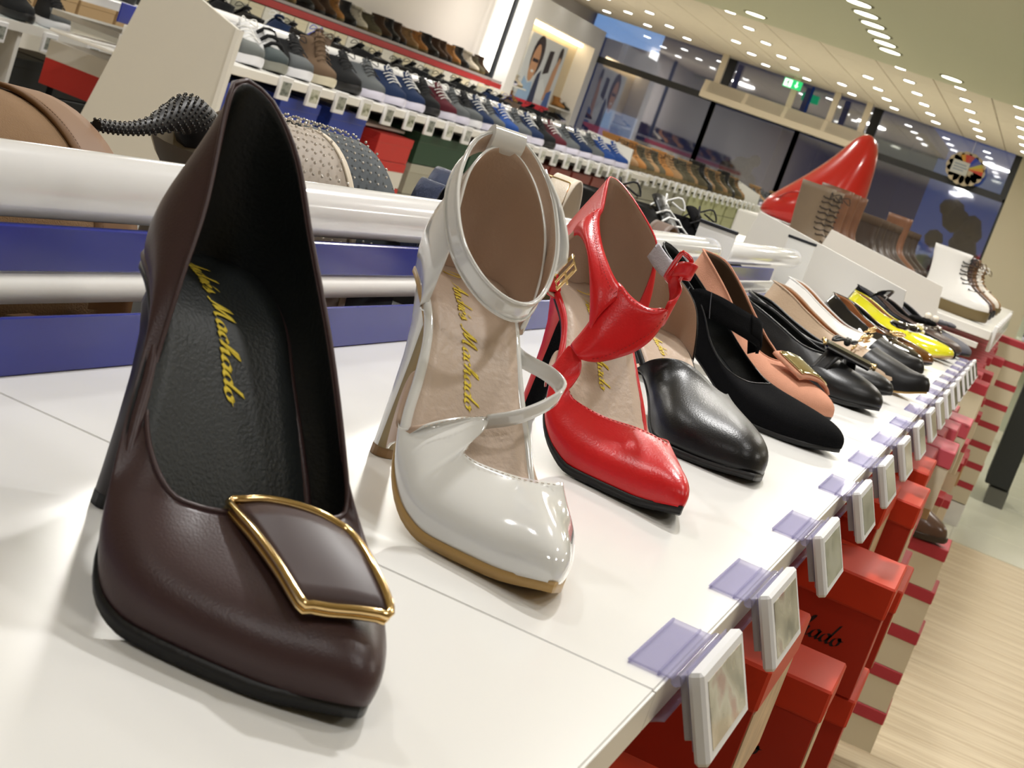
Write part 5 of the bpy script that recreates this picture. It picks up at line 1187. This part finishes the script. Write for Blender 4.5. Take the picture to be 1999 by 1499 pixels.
# second and third aisle-side displays: tan boots, grey shoes
shelf_unit('shelf_board','white shelf carrying the row of tan ankle boots',GX-.60,-2.50,9.85,14.55,GZ,.03,white_lam,'shelves across the aisle')
bk=['btan','bcml','btan','bolv','bcml','bolv','btan','bcml','bolv','bolv','bcml','bolv','bblk','bcml','bolv','bcml','bolv','bblk','bolv','bcml']
for i in range(20):
    inst(P[bk[i]],ST,(-2.50-.30,10.05+.225*i,GZ),-32+random.uniform(-6,6),'%s, %s in the row of tan boots beyond the trainers'%(desc[bk[i]],ordl[i]),'boot','tan boots beyond the trainers',1.05)
for i in range(20): inst(FT[i%2],ST,(-2.5004,10.1+.22*i,GZ-.004),0,'small price tag under the tan boots, %s from the near end'%ordl[i],'price tag','price tags under the tan boots')
spec=[]
pg=mat('pale_green_card',(.45,.46,.26),.6)
for i in range(9):
    for k in range(3): spec.append((9.9+.5*i,.44,.66+.12*k,.115,gry_c if i<4 else pg,gry_l if i<4 else pg,'%s shoe box, %s up in %s stack under the tan boots'%('grey' if i<4 else 'pale green',ordl[k],ordl[i])))
boxrow(spec,-2.53,'shoe boxes under the tan boots')
shelf_unit('shelf_board','white shelf carrying grey shoes, far across the aisle',GX-.60,-2.50,14.65,18.6,GZ,.03,white_lam,'shelves across the aisle')
for i in range(16):
    k=['gry','blkb','gry','bcml','gry'][i%5]; inst(P[k],ST,(-2.80,14.8+.24*i,GZ),-32,'%s, %s of the farthest row across the aisle'%(desc[k],ordl[i]),'shoe','farthest row across the aisle',1.0)
for i in range(14): inst(FT[0],ST,(-2.5004,14.85+.24*i,GZ-.004),0,'tiny price tag on the farthest shelf across the aisle, %s along'%ordl[i],'price tag','price tags on the farthest shelf')
# ------------------------------------------------------------------ left: black shoes over black and red boxes
LX=-3.63; LZ=.90
shelf_unit('shelf_board','white and glass shelf at the upper left corner with three trainers',LX-.40,LX,4.3,6.02,LZ,.025,mat('glassy_shelf',(.60,.66,.66),.15),'shelves at the upper left')
e=MB(); e.box(LX-.004,LX+.008,4.3,6.02,LZ-.030,LZ+.004); tag(e.build('edge_trim',white_edge,None),'white front edge of the upper left shelf','trim')
for (k,y,lab) in (('tanblue',5.02,'taupe trainer with a blue sole, leftmost on the upper left shelf'),('blkb',5.37,'black lace-up shoe, middle of three on the upper left shelf'),('blk',5.60,'black trainer with white toe, right of three on the upper left shelf')):
    inst(P[k],ST,(LX-.255,y-.02,LZ+.001),-30,lab,'shoe','shoes on the upper left shelf',1.0)
inst(P['white'],ST,(LX-.36,5.22,LZ+.001),-30,'white shoe half hidden behind the taupe trainer, upper left','shoe','shoes on the upper left shelf',.95)
for i,y in enumerate((5.02,5.33,5.62,5.92)): inst(FT[0],ST,(LX+.0076,y,LZ-.02),0,'white framed price tag on the upper left shelf, %s from the left edge'%ordl[i],'price tag','price tags on the upper left shelf')
for i,(y) in enumerate((5.16,5.98)):
    mb=MB(); mb.box(LX-.40,LX-.002,y,y+.022,.25,LZ-.025); tag(mb.build('shelf_upright',white_board,None),'white upright under the upper left shelf, %s from the left'%ordl[i],'upright','uprights of the upper left shelf')
spec=[]
for i in range(3):
    for k in range(3): spec.append((4.78+.25*i if i<1 else 5.20+.34*(i-1),.30 if i else .34,.40+.125*k,.12,blk_c,blk_c,'black shoe box, %s up in the %s stack, upper left'%(ordl[k],ordl[i])))
boxrow(spec,LX-.05,'black shoe boxes at the upper left')
mb=MB(); mb.box(-3.78,-3.77,5.32,5.42,.705,.755); tag(mb.build('box_label',mat('label_white',(.75,.74,.74),.6),None),'white barcode sticker on a black box, upper left','label')
ck=mat('kraft_brown_card',(.40,.27,.14),.7)
spec=[]
for i in range(7):
    for k in range(4): spec.append((5.0+.30*i,.28,.93+.085*k,.082,ck,ck,'kraft cardboard box, %s up in the %s stack behind the trainers'%(ordl[k],ordl[i])))
boxrow(spec,LX-.48,'kraft boxes behind the upper left shelf')
t=make_box(.36,.30,.15,red_c,wht_c,None,.062); t.location=(-2.86,4.72,.765); t.rotation_euler=(0,0,math.radians(-4)); tag(t,'red shoe box with a deep white lid, left of the large end board','box')
shelf_unit('shelf_board','pale shelf slanting behind the large end board, with a dark trainer',-3.35,-2.83,4.9,5.9,1.005,.02,white_board,'shelves at the upper left')
inst(P['gry'],ST,(-3.17,5.10,1.006),-20,'dark grey trainer with white sole, cut by the top picture edge','shoe',None,1.1)
# ------------------------------------------------------------------ boot wall along the left side of the shop
wz=1.36
shelf_unit('shelf_board','dark wall shelf carrying the row of boots along the left wall',WX+.02,WX+.42,11.0,20.5,wz,.03,mat('wall_shelf_grey',(.30,.27,.27),.5),'wall shelves')
rb=mat('red_rail',(.35,.02,.02),.5)
mb=MB(); mb.box(WX+.36,WX+.43,11.0,20.5,wz-.10,wz-.035); tag(mb.build('red_rail',rb,None),'upper red rail under the boot shelf on the left wall','rail','red rails on the left wall')
mb=MB(); mb.box(WX+.50,WX+.56,11.0,20.5,wz-.42,wz-.36); tag(mb.build('red_rail',rb,None),'lower red rail along the left wall','rail','red rails on the left wall')
wk=['bbrn','btan','bblk','bcrm','bolv','bbrn','bblk','bbrn','bcml','btan','bblk','bbrn']
for i in range(30):
    k=wk[i%12]; inst(P[k],ST,(WX+.08,11.9+.285*i,wz),-20+random.uniform(-10,10),'%s, %s along the left wall shelf'%(desc[k],ordl[i]),'boot','boots on the left wall shelf',1.25)
spec=[]
for i in range(30):
    k=i%3; spec.append((11.4+.31*i,.29,wz-.31,.20,[box_cr,wht_c,gry_c][k],[box_cr,wht_c,box_cr][k],'%s box under the boots, %s along the left wall'%(['cream','white','grey-lidded'][k],ordl[i])))
boxrow(spec,WX+.50,'boxes under the boot shelf')
shelf_unit('shelf_board','lower wall shelf with dark shoes along the left wall',WX+.02,WX+.62,11.0,20.5,wz-.33,.02,white_board,'wall shelves')
for i in range(28):
    k=['low','blkb','nvy','low','gry'][i%5]; inst(P[k],ST,(WX+.52,11.6+.32*i,wz-.46),-25,'%s, %s on the lowest step of the left wall'%(desc[k],ordl[i]),'shoe','dark shoes on the lowest wall step',1.15)
shelf_unit('shelf_board','lowest wall step carrying dark shoes',WX+.02,WX+.85,11.0,20.5,wz-.46,.02,white_board,'wall shelves')
# small shelves in the niche beside the poster
for i,(y0,y1,z) in enumerate(((21.35,21.95,1.38),(21.35,21.95,1.16),(23.8,24.33,1.30),(23.8,24.33,1.12))):
    shelf_unit('niche_shelf','small white shelf in the picture niche, %s'%['upper left','lower left','upper right','lower right'][i],WX+.03,WX+.28,y0,y1,z,.02,white_board,'small shelves in the niche')
    for j in range(2): inst(P[['nvy','bcrm','btan','low'][(i+j)%4]],ST,(WX+.05,y0+.17+.27*j,z),-15,'small shoe on the %s niche shelf, %s'%(['upper left','lower left','upper right','lower right'][i],['nearer','farther'][j]),'shoe','shoes in the picture niche',.9)
# ------------------------------------------------------------------ next display on our side: white boot, brown boots, tall boots behind
NZ=1.085
poly_panel('divider_panel','slanted pale divider board between the near display and the lace-up boots',[(-.62,1.0),(-.575,1.198),(-.238,1.155),(-.225,1.075),(-.225,1.0)],4.62,.012,white_board)
shelf_unit('shelf_board','white shelf board of the far display with the lace-up boots',-.45,-.072,4.64,8.25,NZ,.025,white_lam,'white shelf boards of the far display')
mb=MB(); mb.bbox(-.40,-.095,4.60,4.63,NZ-.055,NZ-.040,.001); tag(mb.build('shelf_rail',white_board,None),'thin white rail under the near end of the boot shelf','rail')
BT={}
BT['w']=boot('lace_up_boot',L=.27,H=.205,um=mat('white_boot_leather',(.76,.75,.74),.35),sm=S_gum,lm=L_blk,sole=.036,W=.050)
BT['d']=boot('lace_up_boot',L=.27,H=.20,um=mat('aubergine_leather',(.07,.045,.045),.3),sm=S_blk,lm=L_brn,sole=.03); BT['b']=boot('lace_up_boot',L=.27,H=.20,um=mat('chestnut_leather',(.16,.08,.04),.35),sm=S_blk,lm=L_brn,sole=.028); BT['c']=boot('lace_up_boot',L=.27,H=.19,um=mat('offwhite_leather',(.66,.62,.56),.4),sm=S_gum,lm=L_wht,sole=.03); BT['t']=boot('lace_up_boot',L=.27,H=.18,um=K_cml,sm=S_gum,lm=L_brn)
bpy.context.view_layer.update()
for k,y,lab in (('w',5.02,'white lace-up boot with black laces and a thick dark sole'),('d',5.45,'dark aubergine lace-up boot right behind the white boot'),('b',5.82,'chestnut brown lace-up boot, third on the boot shelf'),('c',6.25,'off-white lace-up boot, fourth on the boot shelf'),('t',6.65,'camel boot, fifth on the boot shelf')):
    inst(BT[k],ST,(-.315,y,NZ),-24,lab,'boot','lace-up boots on the far display',.86)
for i in range(12): inst(FT[1],ST,(-.0724,4.75+.2*i,NZ+.004),0,'pale price tag on the boot shelf edge, %s from the near end'%ordl[i],'price tag','price tags on the boot shelf')
shelf_unit('shelf_board','rear white shelf with the tall brown boots',-.98,-.50,4.64,9.5,NZ-.02,.025,white_lam,'white shelf boards of the far display')
TB={}
TB['o']=boot('tall_boot',L=.27,H=.245,um=mat('taupe_boot',(.16,.115,.075),.55,bump=.4,bscale=200,var=.2),sm=S_gum,lm=mat('dark_lace',(.03,.02,.015),.8),W=.050)
TB['z']=boot('tall_boot',L=.27,H=.262,um=mat('cognac_boot',(.14,.06,.03),.45,var=.35,vscale=20),sm=S_blk,lm=L_brn,lace=False,W=.052)
TB['k']=boot('tall_boot',L=.27,H=.215,um=mat('black_brown_boot',(.045,.03,.022),.45),sm=S_blk,lm=L_brn,lace=False,cuff=fab('fur_cuff',(.10,.07,.05),.95))
bpy.context.view_layer.update()
for i,(k,y,lab) in enumerate((('o',5.30,'taupe tall lace-up boot, nearest of the tall boots'),('o',5.52,'taupe tall lace-up boot right behind the nearest one'),('z',5.75,'cognac tall boot, third of the tall boots'),('z',5.98,'cognac tall boot, fourth of the tall boots'),('z',6.22,'cognac tall boot, fifth of the tall boots'),('k',6.5,'dark brown boot with furry cuff, sixth of the tall boots'),('k',6.8,'dark brown boot with furry cuff, seventh of the tall boots'),('k',7.1,'dark brown boot with furry cuff, eighth of the tall boots'),('k',7.45,'dark brown boot with furry cuff, ninth of the tall boots'),('z',7.8,'cognac tall boot, tenth of the tall boots'),('k',8.2,'dark boot with furry cuff, eleventh of the tall boots'),('k',8.6,'dark boot with furry cuff, last of the tall boots'))):
    inst(TB[k],ST,(-.79 if i<5 else -.74,y,NZ-.02),-38,lab,'boot','tall boots behind the lace-up boots')
# giant red glossy shoe decoration on top of the far display
t=thing('red_shoe_decoration','giant glossy red shoe-shaped ornament rising behind the tall boots','ornament',(-1.36,10.1,1.10))
t.scale=(.80,.8,1.0)
mb=MB(); prof=[(-.02,.36,.30,.03),(.0,.37,.33,.0),(.08,.34,.35,-.02),(.16,.29,.34,.01),(.26,.235,.31,.055),(.36,.185,.27,.095),(.46,.140,.22,.13),(.54,.110,.17,.145),(.60,.078,.12,.148),(.635,.035,.055,.145),(.64,.002,.003,.143)]
secs=[]
for z,a,b,cx in prof:
    secs.append([Vector((cx+a*math.cos(q)*(1.0 if math.cos(q)>0 else 1.22),b*math.sin(q),z)) for q in [2*PI*j/32 for j in range(32)]])
mb.loft(secs); o=mb.build('red_body',mat('glossy_red_plastic',(.52,.018,.012),.24,coat=.3),t,sub=1)
mb=MB(); mb.tube(cr([(-.32,-.20,.10),(-.20,-.33,.17),(.0,-.36,.20),(.20,-.33,.16)],24),.006,6); mb.build('moulded_ridge',mat('glossy_red_dark',(.40,.012,.01),.2),t)
mb=MB(); mb.bbox(-1.75,-.98,9.6,10.7,0,1.075,.01); tag(mb.build('display_block',white_board,None),'white block under the giant red ornament','display block')
# hanging round sign near the glass
t=thing('hanging_sign','round cloud-shaped paper sign with coloured rays hanging before the right window','sign',(-1.57,24.4,2.42))
mb=MB(); mb.cyl((0,-.003,0),.215,.005,28,axis='y')
for k in range(14):
    a=2*PI*k/14; mb.cyl((.20*math.cos(a),-.004,.16*math.sin(a)),.085,.006,14,axis='y')
mb.build('cloud_rim',mat('sign_cream',(.50,.42,.30),.6),t)
cols=[(.55,.06,.04),(.60,.30,.05),(.50,.45,.08),(.10,.12,.40),(.03,.06,.42),(.45,.08,.08)]
for k in range(8):
    a0=PI*(.15+.09*k)-.6; mb=MB(); mb.add([(0,-.008,0),(.25*math.cos(a0),-.008,.20*math.sin(a0)),(.25*math.cos(a0+.28),-.008,.20*math.sin(a0+.28))],[(0,1,2)]); mb.build('ray',mat('ray_%s'%['red','orange','yellow','violet','blue','crimson'][k%6],cols[k%6],.6),t)
mb=MB(); mb.bbox(-.20,.04,-.016,-.010,-.10,.09,.002); mb.build('paper_panel',mat('sign_pale',(.55,.56,.55),.6),t)
mb=MB(); mb.box(-.17,.0,-.0175,-.0165,.03,.045); mb.box(-.17,.02,-.0175,-.0165,-.01,.005); mb.box(-.17,-.02,-.0175,-.0165,-.05,-.035); mb.build('printed_lines',mat('print_greyblue',(.20,.26,.36),.6),t)
mb=MB(); mb.tube([(0,0,.2),(-.0,0,.42)],.003,5); mb.build('cord',white_board,t)
# floor-standing black unit, far racks, brown boot on the boxes
t=thing('black_display_unit','tall black floor unit with pale bands near its top, right edge','unit',(.19,9.5,0)); mb=MB(); mb.bbox(-.07,.07,0,.5,.115,1.0,.008); mb.build('column',mat('black_unit',(.012,.014,.013),.6),t)
mb=MB(); mb.bbox(-.035,.075,.02,.45,0,.105,.004); mb.build('foot',mat('grey_foot',(.10,.10,.085),.5),t)
for k,z in enumerate((.80,.87)): mb=MB(); mb.bbox(-.072,.073,-.004,.5,z,z+.022,.001); mb.build('pale_band',mat('band_grey',(.16,.18,.17),.5),t)
for i,z in enumerate((.62,.82,1.02)):
    shelf_unit('shelf_board','pale green-white rack shelf at the right edge, %s from below'%ordl[i],-.02,.75,12.6,13.1,z,.02,mat('rack_pale',(.58,.60,.48),.5),'rack shelves at the right edge')
    for j in range(4): inst(P[['low','nvy','bblk','low'][(i+j)%4]],ST,(.03+.17*j,12.68,z),-70,'dark shoe on the right-edge rack, %s shelf, %s along'%(['bottom','middle','top'][i],ordl[j]),'shoe','dark shoes on the right-edge rack',1.0)
mb=MB(); mb.box(-.03,.76,13.1,13.13,.1,1.10); tag(mb.build('rack_back',mat('rack_pale',(.58,.60,.48),.5),None),'pale back panel of the rack at the right edge','panel')
chel=boot('chelsea_boot',L=.27,H=.24,um=mat('brown_boot_smooth',(.085,.045,.03),.28,coat=.3),sm=mat('dark_brown_sole',(.03,.018,.012),.5),lm=None,lace=False,sole=.014,W=.044)
inst(chel,ST,(-.240,3.97,.606),-12,'smooth brown ankle boot standing on top of the boxes, lower right','boot',None,1.0)
for p in list(P.values())+FT: 
    if id(p) not in ST: 
        for c in list(p.children): bpy.data.objects.remove(c,do_unlink=True)
        bpy.data.objects.remove(p,do_unlink=True)

# ------------------------------------------------------------------ sandals and shoes on the rear shelf, behind the white tube
RZ=1.023; suede_tan=mat('camel_suede',(.18,.10,.043),.9,bump=.6,bscale=900,var=.15,vscale=30); suede_in=mat('camel_lining',(.17,.08,.027),.6)
def arch_band(t,name,cy,a,h,x0,x1,m,ml,th=.003,y_skew=0,n=30,ph0=0,ph1=PI,lean=0,top=0):
    mb=MB(); R=[]
    for i in range(n+1):
        ph=ph0+(ph1-ph0)*i/n; R.append([Vector((x0+(x1-x0)*j/4+lean*math.sin(ph),cy-a*math.cos(ph)+y_skew*j/4,h*math.sin(ph)**.8*(1-top*(j/4)))) for j in range(5)])
    mb.grid(R); o=mb.build(name,[m,ml],t,solid=th,smat=1); return R
def footbed(t,cy,m,ms,x0=-.14,x1=.12,w=.05):
    mb=MB(); S=[]
    for z in (0,.012): S.append([Vector(((x0+x1)/2+(x1-x0)/2*math.cos(q),cy+w*math.sin(q),z)) for q in [2*PI*j/24 for j in range(24)]])
    mb.loft(S); mb.build('sole',ms,t); mb=MB(); mb.loft([[p+Vector((0,0,.0001)) for p in S[1]],[p*.97+Vector((0,cy*.03,.016*1-.012*.97+.0)) for p in S[1]]]); mb.build('footbed',m,t)
def rot(t,d): t.rotation_euler=(0,0,math.radians(d)); return t
t=rot(thing('suede_sandal','camel suede sandal with wide overlapping bands, behind the tube at the left','shoe',(-.64,.875,RZ)),72)
footbed(t,0,suede_in,S_gum,w=.13,x0=-.12,x1=.10)
R=arch_band(t,'front_band',0,.128,.122,-.095,.040,suede_tan,suede_in); R2=arch_band(t,'rear_band',.004,.132,.126,.032,.066,suede_in,suede_in,ph0=.02,ph1=PI-.02)
R3=arch_band(t,'left_band',-.03,.132,.130,-.130,-.085,suede_tan,suede_in)
stitches(t,[r[-1]+Vector((-.003,0,.0034)) for r in R[2:18]],mat('brown_thread',(.10,.05,.02),.8),step=.003)
def gems(t,R,m,rows,step=1,r=.0016,rng=(2,28)):
    mb=MB()
    for i in range(rng[0],rng[1],step):
        for j in range(rows):
            f=(j+.5*(i//step%2))/rows*4; k=min(int(f),3); p=R[i][k].lerp(R[i][k+1],min(1,f-k)); q=R[min(i+1,len(R)-1)][k]-R[max(i-1,0)][k]; nn=Vector((.0,-q.z,q.y)); nn=nn.normalized() if nn.length>1e-9 else Vector((0,0,1))
            if nn.z<0: nn=-nn
            mb.sphere(p+nn*.0034,r,5,3)
    o=mb.build('rhinestones',m,t); o['kind']='stuff'; return o
gem=mat('rhinestone',(.75,.72,.68),.08,metal=.6); gemb=mat('black_rhinestone',(.03,.03,.033),.10,coat=1)
beige_sat=mat('beige_satin',(.27,.225,.18),.6); grey_sat=mat('steel_suede',(.040,.048,.054),.8)
t=rot(thing('rhinestone_sandal','beige sandal with a rhinestone-dotted wide band, between burgundy and white pumps','shoe',(-.56,1.145,RZ)),60)
footbed(t,0,beige_sat,S_gum,w=.09,x0=-.045,x1=.05); R=arch_band(t,'wide_band',0,.100,.150,-.034,.030,beige_sat,beige_sat,n=64); gems(t,R,gem,8,2,.0014,(10,40)); arch_band(t,'band_edge',0,.1012,.1512,.029,.034,mat('cream_edge',(.50,.43,.33),.6),beige_sat,n=40)
t=rot(thing('rhinestone_sandal','dark grey sandal with a rhinestone-dotted wide band, right of the beige one','shoe',(-.56,1.228,RZ)),60)
footbed(t,0,grey_sat,S_gum,w=.10,x0=-.045,x1=.05); R=arch_band(t,'wide_band',0,.115,.150,-.036,.028,grey_sat,grey_sat,n=76); gems(t,R,gem,8,2,.0013,(8,48))
t=thing('stiletto_sandal','black sandal lying on its side, its stiletto heel covered in black rhinestones','shoe',(-.58,1.005,RZ))
hp=[(0,-.075,.120),(0,-.040,.121),(0,-.010,.126),(0,.012,.134),(0,.034,.138),(0,.055,.128)]; hr=[.0038,.0040,.0055,.0095,.0150,.0180]
mb=MB(); mb.tube(cr(hp,14),[tab(list(zip([0,.25,.45,.65,.85,1],hr)))(i/13) for i in range(14)],12); mb.build('heel',mat('black_satin',(.012,.012,.014),.5),t)
mb=MB(); C=cr(hp,46)
for i,c in enumerate(C):
    rr=tab(list(zip([0,.25,.45,.65,.85,1],hr)))(i/45)
    for j in range(max(6,int(rr*1300))):
        q=2*PI*(j+.5*(i%2))/max(6,int(rr*1300)); mb.sphere(c+Vector((rr*math.cos(q),-.25*rr*math.sin(q),rr*math.sin(q))),.0012,5,3)
o=mb.build('rhinestones',gemb,t); o['kind']='stuff'
mb=MB(); S=[]
for i in range(10):
    u=i/9; y=.045+.14*u; z=.118-.085*u**.8; S.append([Vector((.034*math.cos(q)*(1-.3*u),y+.003*math.sin(q),z+.005*math.sin(q))) for q in [2*PI*j/12 for j in range(12)]])
mb.loft(S); mb.build('sole',mat('taupe_sole',(.30,.26,.20),.4),t)
nav=mat('navy_glitter',(.02,.03,.07),.25,metal=.5,bump=1,bscale=1400)
t=thing('glitter_sandal','navy glitter sandal with two raised loops, left of the white pump','shoe',(-.575,1.52,RZ)); footbed(t,.03,nav,S_blk)
arch_band(t,'front_band',.012,.026,.122,-.012,.014,nav,blk_in); arch_band(t,'rear_band',.070,.036,.134,-.022,.010,nav,blk_in)
t=thing('buckle_sandal','pale beige sandal with an upright buckled strap, between white and red pumps','shoe',(-.58,2.0,RZ)); bge=mat('beige_lizard',(.58,.50,.40),.3,bump=.6,bscale=900); footbed(t,.0,bge,S_gum)
arch_band(t,'ankle_band',.0,.055,.155,-.016,.016,bge,bge,top=.0); mb=MB(); mb.tube([(.018,-.052,.120),(.018,-.048,.150),(-.018,-.048,.150),(-.018,-.052,.120)],.0016,6,closed=True); mb.build('buckle',gold,t)
t=thing('brown_mule','brown mule with a wide flat band, behind the red pump cuff','shoe',(-.56,2.52,RZ)); brm=mat('dull_brown_leather',(.10,.06,.045),.5); footbed(t,.03,suede_in,S_blk); arch_band(t,'wide_band',.03,.085,.120,-.02,.012,brm,suede_in)
for (x,y,lab,hi) in ((-.70,2.66,'black lace-up shoe with a big bow, right above the red pump',.012),(-.68,2.93,'black lace-up shoe with pale laces behind the first one',.006),(-.66,3.14,'black suede lace shoe, rightmost behind the long tube',.0)):
    q=sneaker('lace_shoe',um=blk_lea if hi else blk_sue,sm=S_blk,lm=L_wht if hi==.006 else L_blk,sole=.020,hi=hi,W=.046); q.location=(x-.09,y,RZ+.022); q.rotation_euler=(0,0,math.radians(-25)); tag(q,lab,'shoe')
mb=MB(); mb.bbox(-.83,-.56,2.5,3.32,RZ,RZ+.021,.001); tag(mb.build('display_riser',mat('rear_dark_shelf',(.05,.05,.05),.5),None),'dark riser board under the black lace-up shoes','shelf')

for (x0,x1,y0,y1,z1,lab) in ((GX-.385,GX-.365,4.36,9.75,GZ-.03,'white centre panel of the trainer display'),(GX-.80,GX-.77,7.2,9.7,GZ+.02,'white rear support under the black shoe shelf across the aisle'),(-3.10,-3.07,9.85,14.55,GZ-.03,'white centre panel of the tan boot display'),(-3.10,-3.07,14.65,18.6,GZ-.03,'white centre panel of the farthest display across the aisle'),(-.485,-.462,4.64,8.25,NZ-.03,'white centre panel of the lace-up boot display')):
    mb=MB(); mb.bbox(x0,x1,y0,y1,0,z1,.002); tag(mb.build('centre_panel',white_board,None),lab,'panel')
for (x0,x1,y0,y1,lab) in ((GX-.50,GX-.05,4.36,9.75,'white base of the trainer display'),(-3.07,-2.55,9.85,14.3,'white base of the tan boot display'),(-.46,-.11,4.66,8.2,'white base of the lace-up boot display')):
    mb=MB(); mb.bbox(x0,x1,y0,y1,0,.098,.002); tag(mb.build('base',white_board,None),lab,'base')
